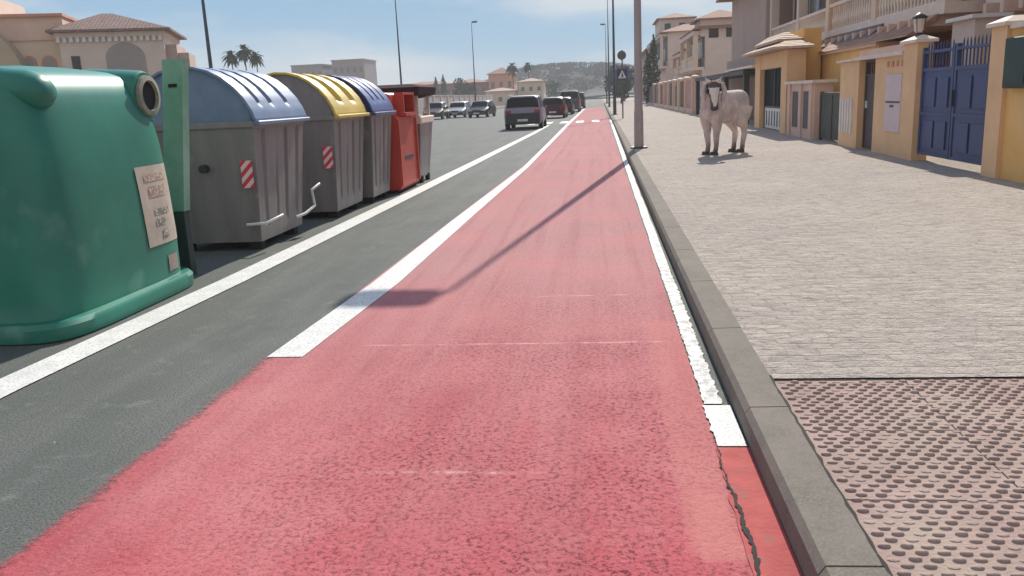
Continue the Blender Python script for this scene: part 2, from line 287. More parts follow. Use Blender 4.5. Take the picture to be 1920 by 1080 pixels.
# ------------------------------------------------------------------ mesh helpers
class MB:
    def __init__(s): s.v = []; s.f = []
    def add(s, vs, fs):
        o = len(s.v); s.v += [tuple(v) for v in vs]; s.f += [tuple(i+o for i in f) for f in fs]; return s
    def box(s, x0, y0, z0, x1, y1, z1, bev=0):
        if bev <= 0:
            return s.add([(x, y, z) for z in (z0, z1) for x, y in ((x0, y0), (x1, y0), (x1, y1), (x0, y1))],
                         [(3, 2, 1, 0), (4, 5, 6, 7), (0, 1, 5, 4), (1, 2, 6, 5), (2, 3, 7, 6), (3, 0, 4, 7)])
        b = bev; q = []
        for z, i in ((z0, b), (z0+b, 0), (z1-b, 0), (z1, b)):
            k = b if i == 0 else b*1.6
            q.append([(x0+i, y0+k, z), (x0+k, y0+i, z), (x1-k, y0+i, z), (x1-i, y0+k, z), (x1-i, y1-k, z), (x1-k, y1-i, z), (x0+k, y1-i, z), (x0+i, y1-k, z)])
        return s.loft(q)
    def loft(s, rings, cap=True, closed=True):
        n = len(rings[0]); vs = [p for r in rings for p in r]; fs = []
        for i in range(len(rings)-1):
            for j in range(n if closed else n-1):
                a = i*n+j; b = i*n+(j+1) % n; fs.append((a, b, b+n, a+n))
        if cap: fs.append(tuple(range(n-1, -1, -1))); fs.append(tuple((len(rings)-1)*n+j for j in range(n)))
        return s.add(vs, fs)
    def tube(s, pts, r, n=8, cap=True):
        pts = [Vector(p) for p in pts]; rs = r if isinstance(r, (list, tuple)) else [r]*len(pts); rings = []
        for i, p in enumerate(pts):
            t = (pts[min(i+1, len(pts)-1)]-pts[max(i-1, 0)]).normalized()
            a = t.cross(Vector((0, 0, 1)) if abs(t.z) < .9 else Vector((0, 1, 0))).normalized(); b = t.cross(a)
            rings.append([p+rs[i]*(cos(2*pi*k/n)*a+sin(2*pi*k/n)*b) for k in range(n)])
        return s.loft(rings, cap)
    def ell(s, c, r, n=12, m=8, M=None):
        rings = []
        for i in range(1, m):
            th = pi*i/m
            rings.append([Vector((r[0]*sin(th)*cos(2*pi*k/n), r[1]*sin(th)*sin(2*pi*k/n), -r[2]*cos(th))) for k in range(n)])
        if M: rings = [[M @ p for p in q] for q in rings]
        return s.loft([[p+Vector(c) for p in q] for q in rings])
    def prism(s, poly, axis, a, b):        # polygon in the other two axes, extruded from a to b along axis
        def P(u, v, w): return {'x': (w, u, v), 'y': (u, w, v), 'z': (u, v, w)}[axis]
        return s.loft([[P(u, v, a) for u, v in poly], [P(u, v, b) for u, v in poly]])
    def grid(s, fn, nu, nv):
        vs = [fn(i/(nu-1), j/(nv-1)) for i in range(nu) for j in range(nv)]
        return s.add(vs, [(i*nv+j, (i+1)*nv+j, (i+1)*nv+j+1, i*nv+j+1) for i in range(nu-1) for j in range(nv-1)])
    def build(s, name, m, parent=None, smooth=0, local=False):
        me = bpy.data.meshes.new(name); o = Vector((0, 0, 0))
        if parent is not None and not local:
            q = parent
            while q is not None: o += q.location; q = q.parent
        me.from_pydata([tuple(Vector(v)-o) for v in s.v], [], s.f); me.materials.append(m)
        import bmesh
        bm = bmesh.new(); bm.from_mesh(me); bmesh.ops.recalc_face_normals(bm, faces=bm.faces); bm.to_mesh(me); bm.free()
        if smooth: me.shade_smooth(); me.set_sharp_from_angle(angle=R(smooth))
        ob = bpy.data.objects.new(name, me); C.objects.link(ob)
        if parent is not None: ob.parent = parent
        return ob
def tag(o, label=None, cat=None, group=None, kind=None):
    for k, v in (('label', label), ('category', cat), ('group', group), ('kind', kind)):
        if v: o[k] = v
    return o
def thing(name, label, cat, loc=(0, 0, 0), rz=0, group=None):
    o = bpy.data.objects.new(name, None); C.objects.link(o); o.location = loc; o.rotation_euler = (0, 0, rz); o.empty_display_size = .2
    return tag(o, label, cat, group)
def kids(o): return [c for c in C.objects if c.parent == o]
def copy_tree(o, parent=None):
    c = o.copy(); C.objects.link(c); c.parent = parent
    for k in kids(o): copy_tree(k, c)
    return c
def struct(o): o['kind'] = 'structure'; return o
def sheet(pts, z): return MB().add([(x, y, z) for x, y in pts], [tuple(range(len(pts)))])
def strip(L, Rr, z):                       # ribbon between two polylines
    m = MB(); n = len(L); m.add([(*p, z) for p in L]+[(*p, z) for p in Rr], [(i, i+1, n+i+1, n+i) for i in range(n-1)]); return m

# ------------------------------------------------------------------ ground, road, pavement
struct(sheet([(-900, -60), (900, -60), (900, 950), (-900, 950)], -.03).build('ground', DIRT))
struct(sheet([(-17.5, -20), (.6, -20), (.6, 420), (-17.5, 420)], 0).build('road', ASPH))
random.seed(3)
Ys = [-6+.08*i for i in range(134)]+[4.75+.5*i for i in range(200)]
def jag(a): return random.uniform(-a, a)
Ys = [-6+.5*i for i in range(22)]+[4.73, 4.74]+[4.75+.5*i for i in range(200)]
left = [(-2.26 if y < 4.735 else -2.06+min(.3, (y-4.7)*.02), y) for y in Ys]
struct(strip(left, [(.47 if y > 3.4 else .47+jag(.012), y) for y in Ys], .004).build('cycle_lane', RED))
def line(pl, z, m): return struct(strip([(a, y) for y, a, b in pl], [(b, y) for y, a, b in pl], z).build('lane_marking', m))
line([(-3, -3.68, -3.40), (4.2, -3.61, -3.345), (7, -3.49, -3.225), (15, -3.33, -3.065), (36, -3.04, -2.8), (46, -2.95, -2.75)], .008, WLINE)
line([(4.72, -2.09, -1.86), (6.8, -1.99, -1.75), (10.5, -1.93, -1.72), (18.4, -1.74, -1.62), (30, -1.79, -1.65), (48, -1.9, -1.7), (100, -1.95, -1.75)], .008, WLINE)
random.seed(5)
yy = [3.37+.03*i for i in range(120)]+[7+.5*i for i in range(90)]
line([(y, .465+.0003*y+jag(.008), (.594)) for y in yy if y < 3.86], .012, WLINE)
line([(y, .47+.0012*y+jag(.005), .552+.0022*y+jag(.008)) for y in yy if y >= 3.86], .008, WWORN)
zb = MB()
for k in (9, 10, 11, 12, 13): zb.add([(x, y, .008 if x < -2.4 else .0125) for x, y in ((-12.6+k*.93, 48.2), (-12.15+k*.93, 48.2), (-12.15+k*.93, 52), (-12.6+k*.93, 52))], [(0, 1, 2, 3)])
struct(zb.build('zebra_crossing', WLINE))
# gutter: worn pink strip, red painted strip, cracks
ys = [-3+.1*i for i in range(63)]+[3.28, 3.365]
struct(strip([(.455+jag(.012), y) for y in ys], [(.60, y) for y in ys], .008).build('gutter', GUTRED))
ys = [1.2+.018*i for i in range(128)]; cx = []; w_ = 0
for y in ys: w_ = w_*.8+jag(.007); cx.append(.466+.3*w_*2+.006*sin(y*5.3)+jag(.003))
cw = [max(.0012, .004+.004*sin(y*3.1)+jag(.004)) for y in ys]
struct(strip([(x-w, y) for x, y, w in zip(cx, ys, cw)], [(x+w, y) for x, y, w in zip(cx, ys, cw)], .0125).build('gutter_crack', CRACK))
# kerb stones with open joints
kb = MB(); y = -4.1
while y < 150:
    L_ = 1.27; o = .0012*max(0, min(y, 40))
    kb.loft([[(.60+o, y+e, .0), (.604+o, y+e, .10), (.625+o, y+e, .13), (.79+o, y+e, .132), (.79+o, y+e, -.02), (.60+o, y+e, -.02)] for e in (.004, L_-.006)])
    y += L_
struct(kb.build('kerb', KERB))
struct(sheet([(.79, 3.9), (40, 3.9), (40, 300), (.86, 300)], .128).build('pavement', COB))
struct(MB().box(.79, -4, -.02, 40, 3.895, .120).build('tactile_paving', TACT))
tb = MB(); n = 8
for i in range(44):
    for j in range(100):
        cx_, cy_ = .835+(i+.5*(j % 2))*.062+jag(.004), 3.86-j*.037+jag(.003)
        if (i % 6 == 5 and False): continue
        r0, r1, z0, h = .0205, .012, .120, random.choice((.003, .007, .008, .009, .0095))
        rg = [[(cx_+r*cos(2*pi*k/n), cy_+r*.55*sin(2*pi*k/n), z) for k in range(n)] for r, z in ((r0, z0-.001), (r0*.9, z0+h*.65), (r1, z0+h))]
        v0 = [p for q in rg for p in q]; fs = [(a*n+k, a*n+(k+1) % n, (a+1)*n+(k+1) % n, (a+1)*n+k) for a in range(2) for k in range(n)]+[tuple(2*n+k for k in range(n))]
        tb.add(v0, fs)
struct(tb.build('tactile_studs', TACT, smooth=50))
gs_ = MB()
for k in range(1, 7): gs_.box(.80, 3.88-k*.6-.003, .1203, 8, 3.88-k*.6+.003, .1212)
for k in range(1, 5): gs_.box(.80+k*.6-.003, -3.9, .1204, .80+k*.6+.003, 3.88, .1213)
struct(gs_.build('slab_joint', CRACK))
js = MB().box(.795, 3.885, .1205, 8, 3.899, .1225)
xs = [.795+.03*i for i in range(2)]
struct(js.build('paving_joint', CRACK))
ys = [-2+.06*i for i in range(100)]
struct(strip([(.788+jag(.004), y) for y in ys], [(.797+jag(.006), y) for y in ys], .1335).build('kerb_joint', CRACK))
struct(MB().box(-24, -20, -.02, -17.5, 420, .12).build('far_pavement', KERB))

# ------------------------------------------------------------------ green bottle bank
def green_bank():
    t = thing('bottle_bank', 'large green igloo bottle bank with a faded label and round deposit hole', 'recycling bin', (-4.40, 6.02, 0))
    cx, cy = -4.40, 6.10
    prof = [(.10, .70, .98), (.13, .69, .96), (.5, .695, .965), (.9, .685, .955), (1.25, .665, .935), (1.5, .64, .905), (1.68, .61, .875), (1.76, .575, .84), (1.82, .51, .77), (1.865, .40, .62), (1.90, .2, .32)]
    def hw(z):
        for (a, b, c), (d, e, f) in zip(prof, prof[1:]):
            if z <= d:
                k = max(0, (z-a)/(d-a)); return b+(e-b)*k, c+(f-c)*k
        return prof[-1][1:]
    def pt(th, z, off=0):
        a, b = hw(z); e = .36; c, s_ = cos(th), sin(th)
        return (cx+(a+off)*math.copysign(abs(c)**e, c), cy+(b+off)*math.copysign(abs(s_)**e, s_), z)
    n = 64; zs = [.10, .13, .3, .5, .7, .9, 1.1, 1.25, 1.38, 1.5, 1.58, 1.66, 1.72, 1.78, 1.82, 1.86, 1.88, 1.90]
    MB().loft([[pt(2*pi*k/n, z) for k in range(n)] for z in zs]).build('body', GREEN, t, smooth=50)
    MB().loft([[pt(2*pi*k/n, .11, o)[:2]+(z,) for k in range(n)] for o, z in ((.02, 0.0), (.07, .01), (.075, .10), (.05, .135), (-.02, .14))]).build('base_rim', GREEN, t, smooth=40)
    y = cy-.66; p = []
    for xx, r in ((-4.6, .02), (-4.55, .08), (-4.3, .13), (-4.0, .14), (-3.86, .135), (-3.77, .11), (-3.73, .07), (-3.72, .02)):
        p.append([(xx, y+r*1.1*cos(2*pi*k/20), 1.70+(xx+3.8)*-.12+r*sin(2*pi*k/20)) for k in range(20)])
    MB().loft(p).build('roof_lobe', GREEN, t, smooth=60)
    for dy in (.66,):
        y = cy+dy; p = []
        for xx, r in ((-4.55, .13), (-4.25, .185), (-3.98, .20), (-3.80, .205), (-3.775, .195)):
            p.append([(xx+.05*sin(2*pi*k/20)*0, y+r*1.05*cos(2*pi*k/20), 1.665+(xx+3.8)*-.12+r*sin(2*pi*k/20)) for k in range(20)])
        port = MB().loft(p).build('deposit_port', GREEN, t, smooth=60)
        q = MB()
        def ring(r, xx, n=28): return [(xx, y+r*cos(2*pi*k/n), 1.665+r*sin(2*pi*k/n)) for k in range(n)]
        q.loft([ring(.165, -3.78), ring(.165, -3.745), ring(.125, -3.738), ring(.118, -3.765)], cap=False).build('port_rim', SCUFF, port, smooth=50)
        MB().loft([ring(.122, -3.769), ring(.06, -3.766)], cap=True).build('deposit_hole', HOLE, port)
    # curved label on the front far side
    def th_for_y(y, z):
        a, b = hw(z); s_ = (y-cy)/b; return math.asin(min(1, abs(s_)**(1/.36)))*(1 if s_ > 0 else -1)
    def patch(y0, y1, z0, z1, off, lean=0):
        return MB().grid(lambda u, v: pt(th_for_y(y0+(y1-y0)*u+lean*(v-.5), z0+(z1-z0)*v), z0+(z1-z0)*v, off), 14, 8)
    lb = patch(6.33, 6.86, .44, 1.1, .006, -.03).build('label_sheet', LABEL, t, smooth=40)
    MB2 = MB()
    patch(6.42, 6.76, .97, 1.03, .009).build('print_mark', SMUDGE, lb); patch(6.46, 6.72, .84, .93, .009).build('print_mark', SMUDGE, lb)
    patch(6.5, 6.74, .69, .74, .009).build('print_mark', SMUDGE2, lb); patch(6.5, 6.66, .60, .655, .009).build('print_mark', SMUDGE2, lb); patch(6.58, 6.68, .49, .56, .009).build('print_mark', SMUDGE2, lb)
    patch(6.62, 6.80, .19, .33, .006).build('sticker', mat('faded_sticker', (.34, .25, .21), (.24, .22, .18), 9, .7), t)
green_bank()
t = thing('metal_cabinet', 'slim pale green metal cabinet squeezed between bottle bank and blue-lidded container', 'cabinet', (-4.0, 7.42, 0))
MB().loft([[(x0, 7.30, z), (x0+.19, 7.30, z), (x0+.19, 7.42, z), (x0, 7.42, z)] for x0, z in ((-4.06, .62), (-3.89, 1.97), (-3.885, 1.985))]).build('body', GREENL, t)
MB().box(-4.055, 7.31, 0, -3.88, 7.41, .62).build('base', DGREEN, t)
MB().loft([[(x0, 7.292, z), (x0+.08, 7.292, z), (x0+.08, 7.301, z), (x0, 7.301, z)] for x0, z in ((-3.86, 1.74), (-3.856, 1.77))]).build('slot', HOLE, t)

# ------------------------------------------------------------------ side-loading containers
LIDARC = [(-1.30, 1.52), (-1.28, 1.70), (-1.15, 1.85), (-.95, 1.945), (-.75, 1.985), (-.58, 1.975), (-.42, 1.93), (-.28, 1.855), (-.16, 1.755), (-.06, 1.635), (.01, 1.51), (.05, 1.385)]
def container(name, label, fx, y0, w, lidm, ends, grooves, gdepth, ladder=False, refl=True):
    """front face at x=fx, near side at y0, width w along the street"""
    t = thing(name, label, 'rubbish container', (fx-.65, y0+w/2, 0), 0, 'roadside rubbish and recycling containers')
    tp = .06                                                           # inward taper at the bottom
    bd = MB()
    def ring(z, k):
        i = tp*(1-k)*2.2; xs0, xs1 = fx-1.28+i*.9, fx-i*.75; a, b = y0+i*.9, y0+w-i*.9
        pts = [(xs0, a, z), (xs1-.05, a, z)]
        # corrugated front, two vertical channels
        N = 40
        for j in range(N+1):
            f = j/N; d = 0
            for c_, hw_, dp in ((.16, .035, .045), (.62, .03, .05), (.40, .015, .03), (.86, .035, .05)):
                if abs(f-c_) < hw_ and .12 < k < .93 and (dp != .03 or k < .55): d = dp
            pts.append((xs1-d, a+(b-a)*f, z))
        pts.append((xs0, b, z)); return pts
    zs = [.10, .22, .25, .5, .75, .78, 1.0, 1.28, 1.31, 1.38]
    bd.loft([ring(z, (z-.1)/1.28) for z in zs]).build('body', GREY, t, smooth=25)
    MB().box(fx-1.30, y0-.02, 1.33, fx+.02, y0+w+.02, 1.40, .012).build('top_rim', GREY, t)
    # end walls up to the lid
    gable = [(fx+x, z-.03) for x, z in LIDARC]
    gable = [(fx-1.28, 1.39)]+[(max(fx-1.27, min(fx-.02, x)), z) for x, z in gable if z > 1.39]+[(fx-.02, 1.39)]
    for a in (y0+.01, y0+w-.06):
        MB().prism(gable, 'y', a, a+.05).build('end_wall', lidm if ends else GREY, t)
    # lid
    N = 60; ld = MB()
    def fn(u, v):
        k = u*(len(LIDARC)-1); i = min(int(k), len(LIDARC)-2); f = k-i
        (xa, za), (xb, zb_) = LIDARC[i], LIDARC[i+1]; x, z = xa+(xb-xa)*f, za+(zb_-za)*f
        nx, nz = (z-1.35)*.0+(zb_-za)*-1, (xb-xa); L = math.hypot(nx, nz); nx, nz = -(zb_-za)/L, (xb-xa)/L
        d = 0
        if .12 < u < .88:
            for c_, hw_ in grooves:
                q = abs(v-c_)/hw_
                if q < 1: d = -gdepth*min(1, (1-q)*3)*min(1, (u-.12)*12, (.88-u)*18)
        return (fx+x+nx*d, y0-.03+(w+.06)*v, z+nz*d)
    ld.grid(fn, 34, N)
    lid = ld.build('lid', lidm, t, smooth=35)
    sm = lid.modifiers.new('Solidify', 'SOLIDIFY'); sm.thickness = .03; sm.offset = -1
    lip = MB().box(fx+.02, y0-.035, 1.352, fx+.085, y0+w+.035, 1.40, .01).build('lid_handle', lidm, lid)
    # front skirt, feet, lifting trunnions
    for yy_ in (y0+.2, y0+w-.3):
        for xx in (fx-1.1, fx-.28): MB().box(xx, yy_, 0, xx+.14, yy_+.12, .13).build('foot', RUBBER, t)
    MB().tube([(fx-.6, y0+.06, .92), (fx-.6, y0-.04, .92)], .045, 12).build('trunnion', DARKM, t)
    if refl:
        MB().box(fx-.20, y0+.018, .70, fx-.075, y0+.034, .99).build('reflective_panel', STRIPE, t)
    if ladder:
        z = .33
        MB().tube([(fx-.22, y0+.06, z-.03), (fx+.0, y0+.05, z-.02), (fx+.05, y0+.42, z+.02)], .016).build('pedal_bar', GALV, t, smooth=60)
        MB().tube([(fx-.02, y0+w-.5, z-.09), (fx+.06, y0+w-.38, z-.06), (fx+.08, y0+w-.1, z), (fx+.06, y0+w-.1, z+.19), (fx+.08, y0+w+.14, z+.24)], .018).build('pedal_bar', GALV, t, smooth=60)
    return t
container('rubbish_container', 'grey roadside container with a rounded grey-blue ribbed lid, nearest the bottle bank', -3.62, 8.5, 1.5, BLUE, True, ((.2, .03), (.42, .035), (.72, .035)), .05, True)
container('rubbish_container', 'grey roadside container with a bright yellow arched lid', -3.52, 10.9, 1.45, YEL, False, ((.3, .09), (.7, .09)), .06)
container('rubbish_container', 'grey roadside container with a navy blue lid beside the red bin', -3.45, 12.5, 1.25, BLUED, True, ((.25, .03), (.5, .03), (.75, .03)), .04, refl=False)
# red container
t = thing('clothes_container', 'red metal donation container with a chute mouth, beyond the blue-lidded bins', 'donation bin', (-3.95, 14.6, 0))
fx = -3.42
bd = MB(); bd.prism([(fx-1.15, .06), (fx-.02, .06), (fx, .1), (fx, 1.28), (fx-.10, 1.36), (fx-.10, 1.66), (fx-.2, 1.70), (fx-1.1, 1.70), (fx-1.15, 1.64)], 'y', 13.95, 15.4)
b = bd.build('body', REDC, t)
ch = MB(); y0, y1 = 14.35, 15.1
ch.box(fx-.1, y0-.05, 1.36, fx+.06, y0, 1.66).box(fx-.1, y1, 1.36, fx+.06, y1+.05, 1.66).box(fx-.1, y0-.05, 1.66, fx+.06, y1+.05, 1.70).box(fx-.1, y0-.05, 1.30, fx+.09, y1+.05, 1.355)
c_ = ch.build('chute', REDC, t); MB().box(fx-.095, y0+.003, 1.358, fx-.09, y1-.003, 1.655).build('chute_mouth', mat('chute_dark', (.22, .02, .015), rough=.6), c_)
for a in (13.97, 15.33): MB().box(fx+.001, a, .12, fx+.03, a+.05, 1.25).build('corner_rib', REDC, t)
MB().box(fx-1.1, 14.0, 0, fx-.06, 15.35, .06).build('base', RUBBER, t)
MB().box(fx+.001, 14.4, .55, fx+.008, 15.0, .62).build('lock_bar', DARKM, t)
# last one: grey body under a maroon hood on pale uprights
t = thing('hooded_container', 'grey container under a dark maroon roofed hood, last in the bin row', 'rubbish container', (-3.9, 16.3, 0))
bd = MB(); bd.loft([[(x0, a, z), (x1, a, z), (x1, b_, z), (x0, b_, z)] for z, x0, x1, a, b_ in ((.1, -4.35, -3.47, 15.72, 16.62), (1.12, -4.5, -3.38, 15.62, 16.8))]); bd.build('body', GREY, t)
MB().box(-4.52, 15.6, 1.12, -3.35, 16.84, 1.26, .02).build('top_rim', COPING, t)
for xx in (-4.42, -3.47):
    for a in (15.66, 16.7): MB().box(xx, a, 1.26, xx+.06, a+.06, 1.76).build('upright', COPING, t)
MB().box(-4.40, 15.74, 1.26, -3.62, 16.68, 1.755).build('painted_opening_dark', HOLE, t)  # solid near-black block paints the dark of the opening under the hood
MB().loft([[(x0, a, z), (x1, a, z), (x1, b_, z), (x0, b_, z)] for z, x0, x1, a, b_ in ((1.60, -4.75, -3.62, 15.38, 16.95), (1.66, -4.75, -3.32, 15.36, 16.97), (1.80, -4.75, -3.30, 15.36, 16.97), (1.86, -4.6, -3.5, 15.55, 16.8))]).build('hood', MAROON, t)
for a in (15.85, 16.45):
    MB().tube([(-3.52, a, .07), (-3.44, a, .07)], .07, 14).build('wheel', RUBBER, t)
    MB().tube([(-4.36, a, .07), (-4.28, a, .07)], .07, 14).build('wheel', RUBBER, t)

# ------------------------------------------------------------------ lamp posts
def lamp(x, y, z0, m, side, label, group, h=11.85):
    t = thing('street_lamp', label, 'street lamp', (x, y, z0), 0, group)
    MB().tube([(x, y, z0), (x, y, z0+.04)], .22, 16).build('base_plate', DARKM, t, smooth=40)
    MB().tube([(x, y, z0+.03), (x, y, z0+.9), (x, y, z0+.95), (x, y, z0+5), (x, y, z0+h-.2)], [.12, .115, .104, .078, .03], 16).build('pole', m, t, smooth=60)
    MB().box(x-.06, y-.128, z0+.45, x+.06, y-.108, z0+.75).build('access_door', m, t)
    s = side
    MB().tube([(x, y, z0+h-.22), (x+s*.02, y, z0+h-.08), (x+s*.12, y, z0+h)], .03, 8).build('arm', m, t, smooth=60)
    hd = MB(); hd.loft([[(x+s*xx, y+a*wd, z0+h+dz*k) for a, dz in ((-1, 0), (-.8, .11), (.8, .11), (1, 0), (.85, -.09), (-.85, -.09))] for xx, wd, k in ((.04, .13, .8), (.10, .19, 1), (.66, .20, 1.1), (.80, .15, .8))])
    hd.build('lamp_head', m, t, smooth=50)
    return t
for i, (y, x) in enumerate(((21.57, .96), (58.6, .99), (95.6, 1.02), (133, 1.05))):
    lamp(x, y, .13, POLE if i == 0 else POLEB, -1, ('thick grey street lamp nearest on the right kerb, its shadow crossing the red lane', 'slim dark street lamp just beyond the blue crossing sign', 'third street lamp along the right kerb, far down the road', 'farthest tiny street lamp on the right kerb')[i], 'street lamps on the right kerb')
for i, (y, x) in enumerate(((38, -17.9), (73.5, -17.35), (117, -17.25))):
    lamp(x, y, .12, POLEB, 1, ('dark street lamp pole rising behind the blue-lidded container', 'dark street lamp pole rising above the maroon hooded container', 'faint distant street lamp left of the silver car')[i], 'street lamps across the road')
# crossing sign
t = thing('traffic_sign', 'pole with a round sign above a square blue pedestrian crossing sign', 'road sign', (1.28, 48.8, .13))
MB().tube([(1.28, 48.8, .13), (1.28, 48.8, 3.9)], .04, 10).build('pole', SIGNG, t, smooth=60)
MB().tube([(1.26, 48.74, 3.62), (1.26, 48.71, 3.62)], .25, 28).build('round_plate', SIGNG, t, smooth=40)
b = MB().box(.98, 48.72, 2.30, 1.56, 48.745, 2.88, .005).build('square_plate', SIGNB, t)
w_ = MB().prism([(1.04, 2.36), (1.50, 2.36), (1.27, 2.83)], 'y', 48.712, 48.717).build('white_triangle', WHITE, b)
pm = MB(); pm.prism([(1.20, 2.40), (1.25, 2.40), (1.28, 2.50), (1.32, 2.40), (1.36, 2.40), (1.31, 2.55), (1.30, 2.62), (1.24, 2.62), (1.24, 2.54)], 'y', 48.706, 48.7105).ell((1.27, 48.708, 2.66), (.03, .003, .03), 10, 6)
pm.build('walking_figure', HOLE, b)

# ------------------------------------------------------------------ walls, gates and pillars on the right (plane X = 5.45)
Z0 = .128
def pillar(mb, y0, y1, h, x=5.40, d=.42): mb.box(x, y0, Z0-.05, x+d, y1, Z0+h)
def capm(y0, y1, h, x=5.40, d=.42, o=.06):
    return MB().loft([[(x-o, y0-o, z), (x+d+o, y0-o, z), (x+d+o, y1+o, z), (x-o, y1+o, z)] for z in (Z0+h, Z0+h+.05)]+[[(x+.12, y0+.12, Z0+h+.13), (x+d-.12, y0+.12, Z0+h+.13), (x+d-.12, y1-.12, Z0+h+.13), (x+.12, y1-.12, Z0+h+.13)]])
# nearest wall with pillar
t = thing('boundary_wall', 'ochre rendered wall with capped pillar on the right of the blue gate', 'wall', (5.6, 10, Z0))
MB().box(5.46, 4, Z0-.05, 5.72, 12.1, Z0+1.98).build('wall', OCHRE, t)
MB().box(5.41, 4, Z0+1.98, 5.77, 12.06, Z0+2.05).build('coping', COPING, t)
q = MB(); pillar(q, 12.1, 12.55, 2.03); pl = q.build('pillar', OCHREP, t); capm(12.1, 12.55, 2.03).build('cap', COPING, pl)
t = thing('wall_box', 'dark green metal box fixed high on the ochre wall at the right edge', 'box', (5.4, 11.4, 1.4))
MB().box(5.33, 10.75, 1.34, 5.457, 11.98, 1.99, .015).build('body', DGREEN, t)
MB().box(5.315, 10.82, 1.40, 5.329, 11.35, 1.93).build('door', DGREEN, t); MB().box(5.315, 11.38, 1.40, 5.329, 11.91, 1.93).build('door', DGREEN, t)
# blue double gate
t = thing('metal_gate', 'blue double-leaf metal gate with spiked bars along the top', 'gate', (5.6, 13.95, Z0), 0)
for k, (a, b_) in enumerate(((12.58, 13.93), (13.96, 15.27))):
    lf = MB().box(5.500, a, Z0+.12, 5.540, b_, Z0+1.52).build('leaf', BLUEG, t)
    fr = MB(); fr.box(5.485, a, Z0+.12, 5.555, a+.07, Z0+1.9).box(5.485, b_-.07, Z0+.12, 5.555, b_, Z0+1.9).box(5.483, a+.07, Z0+1.50, 5.557, b_-.07, Z0+1.56).box(5.483, a+.07, Z0+.79, 5.557, b_-.07, Z0+.84).box(5.483, a+.07, Z0+.125, 5.557, b_-.07, Z0+.17).box(5.483, a+.07, Z0+1.80, 5.557, b_-.07, Z0+1.845)
    fr.build('frame', BLUEG, lf)
    pn = MB()
    for u in (0, 1):
        ya = a+.16+u*(b_-a-.28)/2
        pn.box(5.476, ya, Z0+.26, 5.499, ya+(b_-a)/2-.24, Z0+.70).box(5.476, ya, Z0+.93, 5.499, ya+(b_-a)/2-.24, Z0+1.40)
    pn.build('raised_panel', BLUEG, lf)
    br = MB(); y = a+.15
    while y < b_-.1:
        br.tube([(5.52, y, Z0+1.56), (5.52, y, Z0+1.92), (5.52, y, Z0+1.98)], [.013, .013, .002], 6); y += .125
    br.build('bars', BLUEG, lf)
MB().box(5.455, 13.88, Z0+.95, 5.482, 13.925, Z0+1.2).build('handle', DARKM, t)
# pillar + panelled wall between blue gate and brown door
t = thing('boundary_wall', 'peach rendered wall with a tall pillar and pale meter panel, left of the blue gate', 'wall', (5.6, 16.5, Z0))
q = MB(); pillar(q, 15.3, 15.95, 2.0, 5.40, .26); pl = q.build('pillar', OCHREP, t); capm(15.3, 15.95, 2.0, 5.40, .26).build('cap', COPING, pl)
MB().box(5.46, 15.95, Z0-.05, 5.72, 17.68, Z0+1.83).build('wall', OCHREP, t)
MB().box(5.37, 15.955, Z0+1.83, 5.80, 19.0, Z0+1.90).build('coping', COPING, t)
MB().box(5.42, 15.96, Z0+1.90, 5.72, 18.6, Z0+2.02).build('coping', PINKR, t)
mp = MB().box(5.438, 16.1, Z0+.45, 5.459, 16.95, Z0+1.5).build('meter_panel', PALE, t)
MB().box(5.432, 16.14, Z0+.98, 5.437, 16.9, Z0+1.01).build('panel_gap', DARKM, mp); MB().box(5.431, 16.45, Z0+.9, 5.4375, 16.65, Z0+.94).build('latch', DARKM, mp)
tr = MB()
for k in range(4): tr.box(5.44, 16.1+k*.25, Z0+1.64, 5.459, 16.2+k*.25, Z0+1.74)
tr.build('vent_slots', TERRA, t)
t = thing('entrance_door', 'narrow dark brown metal door with short bars at its top', 'door', (5.6, 18.17, Z0))
MB().box(5.58, 17.7, Z0+.03, 5.62, 18.64, Z0+1.5).build('leaf', BROWNG, t)
fr = MB().box(5.56, 17.7, Z0+.03, 5.64, 17.76, Z0+1.81).box(5.56, 18.58, Z0+.03, 5.64, 18.64, Z0+1.81).box(5.561, 17.76, Z0+1.5, 5.639, 18.58, Z0+1.54).box(5.561, 17.76, Z0+1.77, 5.639, 18.58, Z0+1.81)
y = 17.84
while y < 18.56: fr.tube([(5.6, y, Z0+1.53), (5.6, y, Z0+1.78)], .012, 6); y += .12
fr.build('frame', BROWNG, t); MB().box(5.54, 18.45, Z0+.85, 5.579, 18.5, Z0+1.0).build('handle', GALV, t)
t = thing('gate_pillar', 'broad peach gate pillar with white vertical slats low on its face', 'pillar', (5.6, 19.4, Z0))
q = MB(); pillar(q, 18.68, 20.05, 1.825, 5.44, .4); q.build('shaft', OCHREP, t)
gs = MB()
for k in range(5): gs.box(5.40, 19.0+k*.2, Z0+.3, 5.439, 19.09+k*.2, Z0+1.05)
gs.build('slat_grille', WHITE, t)
MB().box(5.36, 19.02, Z0+1.83, 5.84, 20.15, Z0+1.88).build('cap', COPING, t)
# low green gate
t = thing('garden_gate', 'low dull green gate in a dark opening, left of the slatted pillar', 'gate', (5.6, 21.2, Z0))
MB().box(5.58, 20.1, Z0+.06, 5.62, 22.25, Z0+1.12).build('leaf', MESHG, t)
fr = MB().box(5.56, 20.08, Z0, 5.64, 20.16, Z0+1.2).box(5.56, 22.19, Z0, 5.64, 22.27, Z0+1.2).box(5.561, 20.16, Z0+1.12, 5.639, 22.19, Z0+1.18).box(5.561, 21.15, Z0+.06, 5.639, 21.22, Z0+1.12)
fr.build('frame', BROWNG, t)
